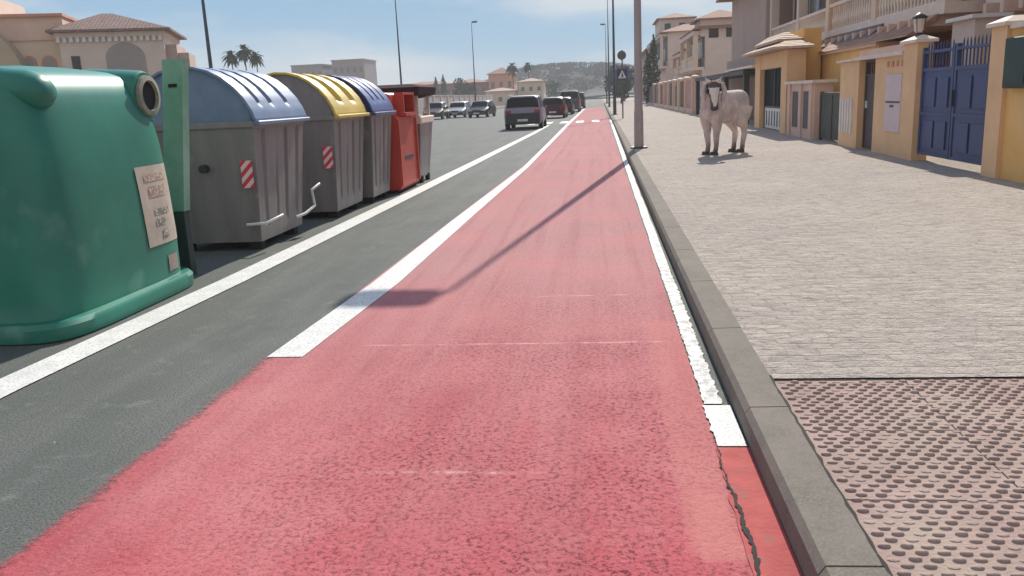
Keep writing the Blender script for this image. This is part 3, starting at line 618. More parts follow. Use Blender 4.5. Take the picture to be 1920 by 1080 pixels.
# meter housing
t = thing('meter_housing', 'small pink masonry meter housing with two narrow dark doors and pale cap', 'meter housing', (5.6, 23.9, Z0))
MB().box(5.44, 22.35, Z0-.05, 5.9, 25.5, Z0+1.42).build('body', PINKR, t)
MB().box(5.36, 22.25, Z0+1.42, 5.98, 25.6, Z0+1.5).build('cap', COPING, t)
for a in (22.75, 24.05):
    d_ = MB().box(5.425, a, Z0+.25, 5.4395, a+.72, Z0+1.22).build('door', BROWNG, t)
for a in (22.45, 23.6, 24.95): MB().box(5.385, a, Z0, 5.4395, a+.28, Z0+1.41).build('pier', PINKR, t)
# gate house with tiled roof
t = thing('gatehouse', 'ochre gateway with a small pale tiled roof over a dark barred door', 'gateway', (5.7, 28.3, Z0))
MB().box(5.45, 25.75, Z0-.05, 6.0, 26.5, Z0+2.42).box(5.45, 29.9, Z0-.05, 6.0, 30.8, Z0+2.42).box(5.46, 26.5, Z0+1.95, 5.99, 29.9, Z0+2.419).build('wall', OCHREP, t)
rf = MB().loft([[(5.0, 25.4, 2.56), (6.15, 25.4, 2.56), (6.15, 31.2, 2.56), (5.0, 31.2, 2.56)], [(5.0, 25.4, 2.63), (6.15, 25.4, 2.63), (6.15, 31.2, 2.63), (5.0, 31.2, 2.63)], [(5.6, 26.4, 2.86), (5.9, 26.4, 2.86), (5.9, 30.2, 2.86), (5.6, 30.2, 2.86)]]).build('roof', TILEP, t)
MB().loft([[(5.3, 26.3, 2.80), (6.0, 26.3, 2.80), (6.0, 30.3, 2.80), (5.3, 30.3, 2.80)], [(5.3, 26.3, 2.88), (6.0, 26.3, 2.88), (6.0, 30.3, 2.88), (5.3, 30.3, 2.88)], [(5.6, 27, 3.1), (5.75, 27, 3.1), (5.75, 29.5, 3.1), (5.6, 29.5, 3.1)]]).build('roof_cap', TILEP, rf)
dr = MB().box(5.62, 26.55, Z0+.03, 5.66, 29.85, Z0+.72).build('door', WHITE, t)
q = MB().box(5.60, 26.5, Z0+.02, 5.68, 26.6, Z0+1.93).box(5.60, 29.8, Z0+.02, 5.68, 29.9, Z0+1.93).box(5.601, 26.6, Z0+.70, 5.679, 29.8, Z0+.76).box(5.601, 28.15, Z0+.76, 5.679, 28.22, Z0+1.93)
y = 26.8
while y < 29.8: q.tube([(5.64, y, Z0+.74), (5.64, y, Z0+1.95)], .012, 6); y += .2
q.build('bars', DARKM, dr); MB().box(5.72, 26.55, Z0+.76, 5.75, 29.85, Z0+1.94).build('backing', DGREEN, dr)
sl_ = MB()
for k in range(7): sl_.box(5.612, 26.8+k*.43, Z0+.12, 5.619, 26.95+k*.43, Z0+.6)
sl_.build('dark_slots', BROWNG, dr)
# fence bays farther along
FG = 'fence bays along the pavement'
def bay(y0, y1, label, slat, wallm, h=2.0, low=.55, gate=None):
    t = thing('fence_bay', label, 'fence', (5.6, (y0+y1)/2, Z0), 0, FG)
    q = MB(); pillar(q, y0, y0+.4, h, 5.40, .36); pl = q.build('pillar', wallm, t); capm(y0, y0+.4, h, 5.40, .36).build('cap', COPING, pl)
    MB().box(5.46, y0+.4, Z0-.05, 5.72, y1, Z0+low).build('low_wall', wallm, t)
    s_ = MB(); y = y0+.5
    while y < y1-.1: s_.box(5.56, y, Z0+low, 5.60, y+.22, Z0+h-.12); y += .42
    s_.box(5.602, y0+.4, Z0+h-.35, 5.64, y1, Z0+h-.27).box(5.602, y0+.4, Z0+low+.1, 5.64, y1, Z0+low+.18)
    s_.build('slats', slat, t)
    if gate:
        g_ = MB().box(5.50, gate[0], Z0+.03, 5.552, gate[1], Z0+1.75).build('gate_leaf', DARKM, t)
        MB().box(5.48, gate[0]-.2, Z0, 5.555, gate[0], Z0+1.9).box(5.48, gate[1], Z0, 5.555, gate[1]+.2, Z0+1.9).build('gate_post', wallm, t)
PINKF = mat('pink_slats', (.44, .29, .26), (.37, .24, .22), 2, .7); BRF = mat('brown_slats', (.17, .095, .085), (.13, .075, .07), 2, .7)
FENCED = (('pinkish slatted fence bay nearest the carport, behind the cow', PINKF, PINKR), ('brown slatted fence bay, second from the carport', BRF, PINKR), ('cream pillared fence bay with a yellowish panel and dark gate, left of the cow', mat('yellow_slats', (.42, .28, .10), rough=.7), CREAM),
          ('brown slatted fence bay just beyond the yellowish one', BRF, PINKR), ('pinkish slatted fence bay in the middle of the far fence', PINKF, CREAM), ('reddish brown fence bay next to the dark gate', mat('red_slats', (.25, .11, .09), rough=.7), PINKR), ('fence bay with a dark gate below the cypress', BRF, CREAM), ('farthest fence bay, seen beside the near lamp post', BRF, MAUVE))
ys_ = [51, 55.5, 60, 64.5, 69, 74, 80, 88, 98]
for k, (lb_, sm_, wm_) in enumerate(FENCED):
    bay(ys_[k], ys_[k+1], lb_, sm_, wm_, 2.15, .3, (ys_[k]+1.6, ys_[k]+3.4) if k in (2, 6) else None)
# dark carport behind the animal
t = thing('carport', 'dark carport with flat beam roof behind the cow', 'carport', (6.6, 36, Z0))
MB().box(5.50, 33.6, 2.02, 8.0, 50.4, 2.2).build('roof_slab', DARKM, t)
MB().box(5.42, 31.4, 2.22, 8.0, 38.0, 2.30).build('edge_slab', COPING, t)
for a in (33.7, 39, 44.5, 50.1): MB().box(5.55, a, Z0, 5.75, a+.25, 2.02).build('post', DARKM, t)
MB().box(7.0, 33.8, Z0, 7.1, 50.2, 2.018).build('back_wall', MAUVE, t); MB().box(5.6, 40, Z0, 5.66, 44.3, 1.1).build('low_gate', BRF, t)

# lantern on the pillar cap
t = thing('wall_lantern', 'white glass lantern in a dark frame on the pillar by the blue gate', 'lantern', (5.52, 15.62, Z0+2.12))
zl = Z0+2.12
MB().tube([(5.52, 15.62, zl), (5.52, 15.62, zl+.05), (5.52, 15.62, zl+.07)], [.09, .08, .03], 12).build('foot', DARKM, t)
MB().tube([(5.52, 15.62, zl+.07), (5.52, 15.62, zl+.12), (5.52, 15.62, zl+.36), (5.52, 15.62, zl+.38)], [.07, .10, .13, .10], 12).build('glass', mat('opal_glass', (.7, .6, .52), rough=.3), t, smooth=50)
MB().tube([(5.52, 15.62, zl+.38), (5.52, 15.62, zl+.41), (5.52, 15.62, zl+.5)], [.16, .15, .02], 12).build('hood', DARKM, t, smooth=50)
fr = MB()
for k in range(4): a = pi/4+k*pi/2; fr.tube([(5.52+.085*cos(a), 15.62+.085*sin(a), zl+.07), (5.52+.145*cos(a), 15.62+.145*sin(a), zl+.385)], .008, 5)
fr.build('cage', DARKM, t)

t.scale = (.8, .8, .78)
# ------------------------------------------------------------------ houses on the right
def window(t, x, y0, y1, z0, z1, m=GLASS, fm=WHITE):
    w = MB().box(x-.05, y0-.07, z0-.07, x+.01, y0, z1+.07).box(x-.05, y1, z0-.07, x+.01, y1+.07, z1+.07).box(x-.05, y0, z1, x+.01, y1, z1+.07).box(x-.07, y0, z0-.07, x+.01, y1, z0).box(x-.04, (y0+y1)/2-.025, z0, x+.008, (y0+y1)/2+.025, z1).build('window', fm, t)
    MB().box(x-.015, y0, z0, x+.006, y1, z1).build('pane', m, w)
def hip(x0, y0, x1, y1, z, h, o=.4, th=.1):
    a = min(x1-x0, y1-y0)/2
    return MB().loft([[(x0-o, y0-o, zz), (x1+o, y0-o, zz), (x1+o, y1+o, zz), (x0-o, y1+o, zz)] for zz in (z, z+th)]+[[(x0+a-.05, y0+a-.05, z+h), (x1-a+.05, y0+a-.05, z+h), (x1-a+.05, y1-a+.05, z+h), (x0+a-.05, y1-a+.05, z+h)]])
def balustrade(x, y0, y1, z, h=.85, step=.22, m=None):
    q = MB(); q.box(x-.09, y0, z+h-.1, x+.09, y1, z+h).box(x-.09, y0, z, x+.09, y1, z+.07)
    y = y0+.12
    while y < y1-.05:
        q.tube([(x, y, z+.06), (x, y, z+.18), (x, y, z+.32), (x, y, z+.55), (x, y, z+h-.09)], [.05, .035, .065, .035, .05], 6); y += step
    return q
def house(y0, y1, x0, label, wm, um, top, bal=True, tower=None, bx=.8, zb=2.75, sm=COPING, ground=TERRA, x1=15):
    t = thing('terraced_house', label, 'house', (x0+3, (y0+y1)/2, Z0), 0, 'terraced houses on the right')
    MB().box(x0, y0, 0, x1, y1, zb).build('ground_floor', ground, t)
    MB().box(x0+.25, y0+.02, zb, x1, y1-.02, top).build('upper_floor', um, t)
    L = y1-y0
    dd = MB().box(x0-.04, y0+L*.12, Z0, x0+.02, y0+L*.12+1, Z0+2.1).build('door', BROWNG, t)
    window(t, x0, y0+L*.45, y0+L*.45+1.5, 1.1, 2.2)
    # upper openings behind the balcony
    for f in (.12, .55):
        if not bal: break
        a = y0+L*f; window(t, x0+.19 if bal else x0+.25, a, a+L*.27, zb+.25, zb+2.2, GLASS, wm)
    if bal:
        bl = MB().box(x0-bx, y0+.15, zb-.03, x0+.24, y1-.15, zb+.2).build('balcony', sm, t)
        balustrade(x0-bx+.12, y0+.5, y1-.5, zb+.2).build('balustrade', COPING, bl)
        MB().box(x0+.2, y0+.6, zb+.9, x0+.27, y1-.6, top-.45).build('painted_recess_shade', BROWNG, t)  # flat dark panel, balcony shade put into its colour
        for a in (y0+.15, (y0+y1)/2-.2, y1-.5): MB().box(x0-bx+.0, a, zb+.2, x0-bx+.33, a+.35, top-.4).build('column', wm, bl)
        MB().box(x0-bx-.05, y0+.1, top-.4, x0+.24, y1-.1, top-.1).build('lintel', um, bl)
        y = y0+.5
        while y < y1-.5: MB().box(x0-bx-.3, y, zb-.25, x0-.002, y+.14, zb-.031).build('beam_end', PINKR, bl); y += .7
    hip(x0-.2, y0, x1, y1, top, 1.4).build('roof', TILE, t)
    if tower:
        tx0, ty0, tx1, ty1, tz = tower
        tw = MB().box(tx0, ty0, top-.5, tx1, ty1, tz).build('stair_tower', um, t)
        hip(tx0, ty0, tx1, ty1, tz, .8, .35).build('tower_roof', TILE, tw)
        for a in (tx0+.6, (tx0+tx1)/2+.3): MB().box(a, ty0-.02, tz-1.3, a+.7, ty0+.01, tz-.5).build('tower_window', GLASS, tw)
    return t
h1 = house(5, 18.3, 8.2, 'terracotta house behind the ochre wall at the right edge, with an arched opening', OCHREP, TERRA, 5.6, True, bx=.55, zb=2.9, ground=PINKR)
ar = [(14.6, 1.9)]+[(15.4+.8*cos(pi-pi*k/12), 2.35+.42*sin(pi-pi*k/12)) for k in range(13)]+[(16.2, 1.9)]
MB().prism(ar, 'x', 8.17, 8.21).build('arched_opening', BROWNG, h1)
house(18.6, 28.3, 8.4, 'house with white balustraded balcony above the small brown door', CREAM, PINKR, 5.7, True, bx=1.3, zb=2.85)
hb2 = [o for o in C.objects if o.name.startswith('terraced_house')][-1]
MB().loft([[(x, y, z) for x, z in ((6.75, 2.62), (7.12, 2.95), (7.12, 2.88), (6.75, 2.55))] for y in (22.5, 28.0)]).build('awning', mat('grey_awning', (.10, .095, .095), (.07, .066, .066), 3, .8), hb2)
house(28.6, 39.5, 8.3, 'house with columned balcony rising above the tiled gateway', CREAMG, CREAM, 6.2, True, bx=.75, zb=2.95)
house(40, 50, 7.25, 'mauve house with a plain side wall directly behind the cow', MAUVE, MAUVE, 6.3, False, bx=.5, zb=3.0, ground=MAUVE)
house(65, 76, 7.6, 'cream house with hipped tile roof, left of the mauve one', CREAM, CREAMG, 5.9, True, tower=(7.5, 65, 10.6, 69, 6.55), bx=.6, zb=3.0, ground=CREAMG)
house(80, 93, 8.4, 'low pinkish house between the two roof towers', PINKR, PINKR, 5.2, True, bx=.6, zb=2.8, ground=PINKR)
house(100, 128, 7.6, 'farthest terraced house with a square roof tower behind the lamp post', CREAMG, CREAMG, 8.1, True, tower=(7.2, 104, 11.2, 112, 9.9), bx=.6, zb=4.2, ground=CREAMG)
house(140, 175, 8.2, 'last small house, hardly visible behind the lamp post', MAUVE, MAUVE, 8.5, False, x1=18, ground=MAUVE)
# gable features on the mauve and cream side walls
# ochre annex behind the low gate
t = thing('garage_annex', 'ochre single-storey annex with a pink trimmed tile lean-to, behind the low green gate', 'outbuilding', (7.2, 24.5, 0))
MB().box(6.6, 21.2, 0, 7.08, 28.2, 2.34).build('wall', OCHRE, t); MB().box(6.5, 21.1, 2.34, 7.08, 28.25, 2.42).build('trim', PINKR, t)
MB().loft([[(6.45, y, 2.422), (7.09, y, 2.84), (7.09, y, 2.74), (6.6, y, 2.4215)] for y in (19, 26.3)]).build('lean_to', TILE, t)
MB().box(6.05, 26.3, 0, 6.55, 28.2, 3.15).build('pier', OCHRE, t)
t = thing('chimney_stack', 'pale grey chimney block with a white slab top behind the blue gate', 'chimney', (7.2, 16.8, 0))
MB().box(6.8, 16.5, 0, 7.3, 17.5, 2.55).build('stack', CREAMG, t); MB().box(6.7, 16.4, 2.55, 7.4, 17.6, 2.62).build('slab', WHITE, t)

# ------------------------------------------------------------------ vegetation
def leafcloud(mb, c, r, n, size, seed, flat=False):
    rd = random.Random(seed)
    for _ in range(n):
        while True:
            p = Vector((rd.uniform(-1, 1), rd.uniform(-1, 1), rd.uniform(-1, 1)))
            if .35 < p.length < 1: break
        p = Vector((c[0]+p.x*r[0], c[1]+p.y*r[1], c[2]+p.z*r[2]))
        a = Vector((rd.gauss(0, 1), rd.gauss(0, 1), rd.gauss(0, 1))).normalized(); b = a.orthogonal().normalized(); s_ = size*rd.uniform(.6, 1.3)
        mb.add([p+a*s_, p+b*s_*.6, p-a*s_, p-b*s_*.6], [(0, 1, 2, 3)])
    return mb
def cypress(x, y, h, r, label, group=None):
    t = thing('cypress_tree', label, 'tree', (x, y, 0), 0, group)
    MB().tube([(x, y, 0), (x, y, h*.9)], [.15, .03], 8).build('trunk', BARK, t)
    m = MB(); rd = random.Random(x*7+y)
    for k in range(26):
        f = k/25; rr = r*(sin(pi*min(1, f*.9+.12))**.7); leafcloud(m, (x+rd.uniform(-.1, .1)*r, y+rd.uniform(-.1, .1)*r, .5+f*(h-.5)), (rr, rr, h/20), 40, .11*h/5, k+int(x*10))
    m.build('crown', LEAFD, t)
def bush_tree(x, y, h, r, label, m=None, n=700, group=None):
    t = thing('bushy_tree', label, 'tree', (x, y, 0), 0, group)
    MB().tube([(x, y, 0), (x+.1, y, h*.4), (x, y, h*.8)], [.05*h, .04*h, .01*h], 8).build('trunk', BARK, t)
    q = MB(); rd = random.Random(int(x*31+y*17))
    for k in range(9):
        leafcloud(q, (x+rd.uniform(-.6, .6)*r, y+rd.uniform(-.6, .6)*r, h*rd.uniform(.35, .85)), (r*rd.uniform(.35, .6),)*2+(h*rd.uniform(.14, .26),), n//9, .06*h, k*13+int(x))
    q.build('crown', m or LEAFM, t)
def palm(x, y, h, s, label, group=None, n=44):
    t = thing('palm_tree', label, 'tree', (x, y, 0), 0, group); rd = random.Random(int(abs(x)*13+y))
    MB().tube([(x, y, 0), (x+.1*s, y, h*.5), (x+.05, y, h)], [.10*s, .06*s, .05*s], 8).build('trunk', BARK, t)
    q = MB()
    for k in range(n):
        a = rd.uniform(0, 2*pi); e = rd.uniform(-.9, 1.2); L_ = s*rd.uniform(.8, 1.15); d = Vector((cos(a)*cos(e), sin(a)*cos(e), sin(e)))
        p0 = Vector((x, y, h)); sd = Vector((-sin(a), cos(a), 0)); pts = []
        for i in range(6):
            f = i/5; p = p0+d*L_*f+Vector((0, 0, -.55*s*f*f)); w = s*.16*sin(pi*min(1, f*.85+.12))
            pts.append((p+sd*w, p-sd*w))
        for i in range(5): q.add([pts[i][0], pts[i][1], pts[i+1][1], pts[i+1][0]], [(0, 1, 2, 3)])
    q.build('crown', LEAFP, t)
PG = 'tall palms on the left skyline'
palm(-53.3, 120, 9.6, 1.6, 'left palm of the skyline cluster above the blue lid', PG)
palm(-51.3, 120, 10.2, 1.7, 'tallest palm in the middle of the skyline cluster', PG)
palm(-49.6, 120, 9.3, 1.5, 'right, lowest palm of the skyline cluster', PG)
palm(-22.0, 215, 9.6, 2.2, 'palm standing against the orange house roof', None)
palm(-18.2, 218, 9.8, 1.7, 'thin palm right of the orange house', None)
cypress(6.05, 97, 7.4, .75, 'dark cypress rising behind the near lamp post')
cypress(6.2, 112, 6.6, .7, 'smaller cypress left of the dark one')
cypress(-41.6, 214, 7.6, 1.0, 'left of the twin cypresses above the parked cars'); cypress(-39.6, 214, 8.0, 1.0, 'right of the twin cypresses above the parked cars')
# background trees (left skyline)
bl_ = [(-73, 190, 5.5, 3, 'dark tree just right of the far grey apartment block'), (-62, 195, 6.2, 2.6, 'pointed tree above the yellow lid end'), (-57, 200, 5, 3, 'low tree left of the distant lamp pole'), (-49, 205, 5.6, 2.2, 'small dark tree by the distant lamp pole'),
       (-33.5, 205, 7.5, 2.8, 'tree beside the faint distant lamp'), (-29, 190, 5.5, 3, 'low tree left of the orange house'), (-92, 170, 8, 4.5, 'bushy tree behind the blue lid'), (-80, 185, 7, 4, 'rounded tree below the far apartment blocks'), (-14, 230, 6, 3.5, 'tree behind the white house'), (-46, 210, 4.6, 3, 'bush left of the twin cypresses')]
for x, y, h, r, l in bl_: bush_tree(x, y, h, r, l, LEAFM, 420, 'trees across the road')
for x, y, h, r, l in [(2.5, 150, 5.5, 2.2, 'dark tree at the far end of the right pavement'), (4.5, 165, 7, 3, 'bushy tree behind the crossing sign'), (3.2, 128, 4.2, 1.5, 'small tree behind the farthest lamp')]: bush_tree(x, y, h, r, l, LEAFD, 500, 'trees at the end of the pavement')
# hill and far wood
def hz(x, y): return max(0, 11.8*math.exp(-((x+22)/42)**2)+8.6*math.exp(-((x-60)/110)**2))*math.exp(-((y-430)/70)**2)+.8*sin(x*.1)
hm = MB(); hm.grid(lambda u, v: (-160+420*u, 330+220*v, hz(-160+420*u, 330+220*v)-.6), 60, 24)
struct(hm.build('hill', mat('hill_scrub', (.04, .05, .036), (.03, .038, .028), .08, .95, world=True), smooth=80))
q = MB(); rd = random.Random(4)
for k in range(1000):
    x = rd.uniform(-90, 160); y = rd.uniform(345, 428); z = hz(x, y)
    leafcloud(q, (x, y, max(0, z)+.9), (2.8, 2.8, 1.3), 60, .42, k)
tag(q.build('wood', LEAFH), 'hazy dark green wood covering the low hill at the road end', 'wood', kind='stuff')

# ------------------------------------------------------------------ far buildings
def blockb(x0, x1, y, h, label, m, dep=14, wins=True, name='apartment_block', cat='apartment block', fl=4, bays=5, roofm=None, rh=0):
    t = thing(name, label, cat, ((x0+x1)/2, y+dep/2, 0))
    MB().box(x0, y, -.5, x1, y+dep, h).build('wall', m, t)
    if rh: hip(x0, y, x1, y+dep, h, rh, .5).build('roof', roofm or TILE, t)
    else: MB().box(x0-.2, y-.2, h, x1+.2, y+dep+.2, h+.4).build('parapet', m, t)
    if wins:
        for f in range(fl):
            for b in range(bays):
                w = (x1-x0)/bays; xa = x0+w*b+w*.28; za = 1+(h-1)/fl*f
                MB().box(xa, y-.04, za, xa+w*.42, y+.02, za+(h-1)/fl*.45).build('window', mat('far_window', (.14, .125, .13), rough=.4), t)
blockb(-92.5, -82.8, 250, 14.0, 'lower flat-roofed apartment block, left of the far pair', BLOCKG)
MB2 = None
blockb(-79.8, -70, 250, 14.9, 'taller flat-roofed apartment block, right of the far pair', BLOCKG)
blockb(-29, -22.4, 222, 8.0, 'orange house with tiled roof on the far left of the road', ORANGEB, 10, True, 'house', 'house', 2, 3, TILE, 1.8)
blockb(-40, -29.6, 226, 6.2, 'long brown house left of the orange one', BROWNH, 10, True, 'house', 'house', 2, 4, TILE, 1.2)
blockb(-56, -41, 235, 6.4, 'reddish brown terrace behind the twin cypresses', BROWNH, 10, True, 'house', 'house', 2, 6, TILE, 1.0)
blockb(-70, -57, 240, 5.4, 'low brown house above the maroon hood', BROWNH, 10, True, 'house', 'house', 2, 5, TILE, .8)
blockb(-19.5, -13.6, 205, 5.4, 'white house at the far end of the road, above the silver car', CREAM, 9, True, 'house', 'house', 2, 3, TILEP, .9)
blockb(-27, -20, 200, 3.4, 'low cream house in front of the orange one', CREAM, 8, True, 'house', 'house', 1, 3, TILEP, .9)
t = thing('boundary_wall', 'long pale pink wall beyond the cars parked across the road', 'wall', (-22, 130, 0))
MB().box(-24.3, 62, -.02, -24.05, 190, 2.5).build('wall', mat('pale_pink_wall', (.50, .40, .36), (.43, .34, .31), .4, .9), t); MB().box(-24.36, 62, 2.5, -23.99, 190, 2.58).build('coping', COPING, t)
pr = MB()
for k in range(22): pr.box(-24.04, 63+k*5.8, 0, -23.9, 63.4+k*5.8, 2.5)
pr.build('piers', COPING, t)
# left villa
vy = 45
t = thing('villa', 'cream villa with tiled hip roof and a big blind arch, behind the bottle bank', 'villa', (-23.5, 45, 0))
villa = t
def fbox(x0, x1, z0, z1, y0=vy, dep=8): return MB().box(x0, y0, z0, x1, y0+dep, z1)
fbox(-29.2, -23.7, -.1, 5.75, vy, 6).build('main_block', CREAMG, t)
fbox(-33.6, -29.2, -.1, 5.7, vy+.6, 8).build('wing', CREAM, t)
fbox(-33.8, -29.0, 5.7, 6.9, vy+.5, 8).build('wing_parapet', PINKR, t)
fbox(-34, -28.9, 6.9, 7.05, vy+.3, 8.4).build('wing_cornice', TERRA, t)
fbox(-36.5, -33.25, -.1, 8.4, vy+1.2, 8).build('stair_tower', CREAMG, t)
MB().prism([(-36, 0), (-36, 5.9)]+[(-33.6+2.6*sin(a), 3.4+3.1*cos(a)) for a in [pi*.5*k/12 for k in range(13)]]+[(-31, 0)], 'y', vy-.6, vy+.59).build('round_gable', mat('sand_render', (.46, .37, .25), (.4, .32, .22), .8, .9), t)
fbox(-29.4, -23.6, 5.75, 6.0, vy-.1, 6.2).build('cornice', COPING, t)
for k in range(17): MB().box(-29.3+k*.335, vy-.16, 5.5, -29.12+k*.335, vy-.001, 5.749).build('dentil', WHITE, t)
MB().loft([[(-29.7, vy-.5, 6.0), (-23.2, vy-.5, 6.0), (-23.2, vy+6.6, 6.0), (-29.7, vy+6.6, 6.0)], [(-29.7, vy-.5, 6.12), (-23.2, vy-.5, 6.12), (-23.2, vy+6.6, 6.12), (-29.7, vy+6.6, 6.12)], [(-27.4, vy+2.8, 7.25), (-26.8, vy+2.8, 7.25), (-26.8, vy+3.6, 7.25), (-27.4, vy+3.6, 7.25)]]).build('roof', m_tiles('weathered_tiles', (.20, .135, .115), (.36, .25, .21)), t)
arc = [(-26.9, 0), (-26.9, 4.6)]+[(-25.85-1.05*cos(pi*k/14), 4.6+.85*sin(pi*k/14)) for k in range(1, 14)]+[(-24.8, 4.6), (-24.8, 0)]
MB().prism(arc, 'y', vy-.03, vy+.02).build('blind_arch', INFILLGREY, t)
MB().box(-28.7, vy-.03, 3.6, -28.25, vy+.02, 4.8).build('window', GLASS, t)
for a in (-31.4, -30.4):
    fr = MB(); o = [(a, 3.2), (a, 4.55)]+[(a+.38-.38*cos(pi*k/10), 4.55+.38*sin(pi*k/10)) for k in range(1, 10)]+[(a+.76, 4.55), (a+.76, 3.2)]
    w = MB().prism(o, 'y', vy+.55, vy+.62).build('arched_window', TERRA, t)
    o2 = [(a+.09+(x-a)*.76, 3.2+(z-3.2)*.93) for x, z in o]; MB().prism(o2, 'y', vy+.53, vy+.549).build('pane', INFILLGREY, w)
fbox(-23.7, -23.1, -.1, 5.3, vy+.4, 4).build('side_wing', MAUVE, t); fbox(-23.1, -22.5, -.1, 4.85, vy+.6, 3).build('side_wing', MAUVE, t)
MB().box(-22.85, vy+.57, 3.7, -22.65, vy+.61, 4.2).build('window', GLASS, t)

villa.rotation_euler = (0, 0, R(20)); villa.scale = (.95, 1, 1)
# ------------------------------------------------------------------ cars
def car(x, y, rz, label, pm, L=4.4, Wd=1.8, Ht=1.5, suv=False, van=False, group='cars on the road'):
    t = thing('parked_car', label, 'car', (x, y, 0), rz, group)          # local: front = +y, origin under the centre
    hw = Wd/2; hl = L/2; zb = .24; belt = Ht*.6; roof = Ht
    if van: st = [(-hl, .45, belt, belt+.02, .95, .86), (-hl+.06, zb, belt, roof-.03, 1, .86), (-hl+.5, zb, belt, roof, 1, .88), (.3, zb, belt, roof, 1, .88), (hl-1.3, zb, belt, roof-.06, 1, .86), (hl-.7, zb, belt*.95, belt+.02, 1, .9), (hl-.15, zb, belt*.75, belt*.78, .95, .88), (hl, .4, belt*.6, belt*.62, .85, .8)]
    else:
        rk = .28 if suv else .55
        st = [(-hl, .42, belt*.86, belt*.88, .90, .84), (-hl+.08, zb+.03, belt*.97, belt+.02, .97, .88), (-hl+rk, zb, belt, roof-.07, 1, .78), (-hl+rk+.5, zb, belt, roof, 1, .8), (.15, zb, belt, roof-.01, 1, .8), (.55, zb, belt, roof-.1, 1, .79), (hl-1.05, zb, belt*.97, belt+.03, 1, .88), (hl-.25, zb, belt*.78, belt*.82, .96, .85), (hl, .4, belt*.62, belt*.66, .84, .76)]
    rings = []
    for (yy_, z0, zbelt, zt, wb, wt) in st:
        a, b = hw*wb, hw*wt
        h_ = [(a*.88, z0), (a*.98, z0+.12), (a, (z0+zbelt)/2), (a*.985, zbelt), (b, zt-.05 if zt-zbelt > .2 else zt-.015), (b*.86, zt), (b*.4, zt+.015)]
        rings.append([(px, yy_, pz) for px, pz in h_]+[(-px, yy_, pz) for px, pz in reversed(h_)])
    MB().loft(rings).build('body', pm, t, smooth=38, local=True)
    P = lambda i, j: Vector(rings[i][j])
    def quad(i0, i1, ja, jb, fa, fb, g0, g1, off, name, m):   # panel on the loft surface
        vs = []
        for k, f in ((i0, g0), (i1, g1)): pass
        A0 = P(i0, ja).lerp(P(i1, ja), g0); A1 = P(i0, ja).lerp(P(i1, ja), g1); B0 = P(i0, jb).lerp(P(i1, jb), g0); B1 = P(i0, jb).lerp(P(i1, jb), g1)
        c = [A0.lerp(B0, fa), A1.lerp(B1, fa), A1.lerp(B1, fb), A0.lerp(B0, fb)]
        n = (c[1]-c[0]).cross(c[3]-c[0]).normalized(); ctr = sum(c, Vector())/4
        if n.dot(ctr-Vector((0, 0, Ht*.45))) < 0: n = -n
        MB().add([p+n*off for p in c]+[p-n*.01 for p in c], [(0, 1, 2, 3), (7, 6, 5, 4), (0, 1, 5, 4), (1, 2, 6, 5), (2, 3, 7, 6), (3, 0, 4, 7)]).build(name, m, t, local=True)
    n_ = 14
    # glazing: rear, windscreen, side
    def strip_win(i0, g0, g1, name, off=.012, edge=.10):
        cols = []
        for j in range(4, n_-4):
            A = P(i0, j).lerp(P(i0+1, j), g0); B = P(i0, j).lerp(P(i0+1, j), g1); cols.append((A, B))
        cols[0] = tuple(a.lerp(b, edge) for a, b in zip(cols[0], cols[1])); cols[-1] = tuple(a.lerp(b, edge) for a, b in zip(cols[-1], cols[-2]))
        mid = len(cols)//2; n = (cols[mid][1]-cols[mid][0]).cross(cols[mid-1][0]-cols[mid][0]).normalized()
        if n.dot((cols[mid][0]+cols[mid][1])/2-Vector((0, 0, Ht*.45))) < 0: n = -n
        q = MB()
        for k in range(len(cols)-1):
            c = [cols[k][0], cols[k+1][0], cols[k+1][1], cols[k][1]]; q.add([p+n*off for p in c], [(0, 1, 2, 3)])
        q.build(name, GLASSC, t, local=True)
    ir = 0 if van else 1
    strip_win(ir, .1, .88, 'rear_window')
    iw = 4 if van else 5
    strip_win(iw, .06, .93, 'windscreen')
    for ja, jb in ((3, 4), (n_-4, n_-5)):
        for i in ((2, 3, 4) if not van else (3,)):
            quad(i, i+1, ja, jb, .12, .92, .06, .94, .008, 'side_window', GLASSC)
    # wheels
    for sx in (-1, 1):
        for wy in (-hl+.8, hl-.85):
            wr = .33; w = MB().tube([(sx*(hw-.2), wy, wr), (sx*(hw-.02), wy, wr), (sx*(hw+.005), wy, wr)], [wr, wr, wr*.93], 20).build('wheel', RUBBER, t, smooth=40, local=True)
            MB().tube([(sx*(hw-.0), wy, wr), (sx*(hw+.012), wy, wr)], wr*.62, 16).build('rim', RIMM, w, local=True)
        MB().box(sx*hw-.1*(sx < 0)-.0, .62, belt-.02, sx*hw+.1*(sx > 0)+.0, .72, belt+.13, .02).build('mirror', pm, t, local=True)
    # bumpers, lamps, plates
    yb = -hl; MB().box(-hw*.9, yb-.05, .28, hw*.9, yb+.14, .55 if not suv else .80, .03).build('rear_bumper', DARKM if suv else pm, t, local=True)
    MB().box(-hw*.84, hl-.12, .28, hw*.84, hl+.04, .5, .03).build('front_bumper', DARKM, t, local=True)
    for sx in (-1, 1):
        MB().box(min(sx*hw*.62, sx*hw*.9), yb-.02, belt*.72, max(sx*hw*.62, sx*hw*.9), yb+.1, belt*.95, .015).build('tail_light', TAILR, t, local=True)
        MB().box(min(sx*hw*.48, sx*hw*.8), hl-.16, belt*.58, max(sx*hw*.48, sx*hw*.8), hl-.01, belt*.74, .015).build('headlight', HEADL, t, local=True)
    MB().box(-.26, yb-.062, .40, .26, yb-.051, .51).build('number_plate', PLATE, t, local=True)
    MB().box(-.26, hl+.041, .34, .26, hl+.05, .45).build('number_plate', PLATE, t, local=True)
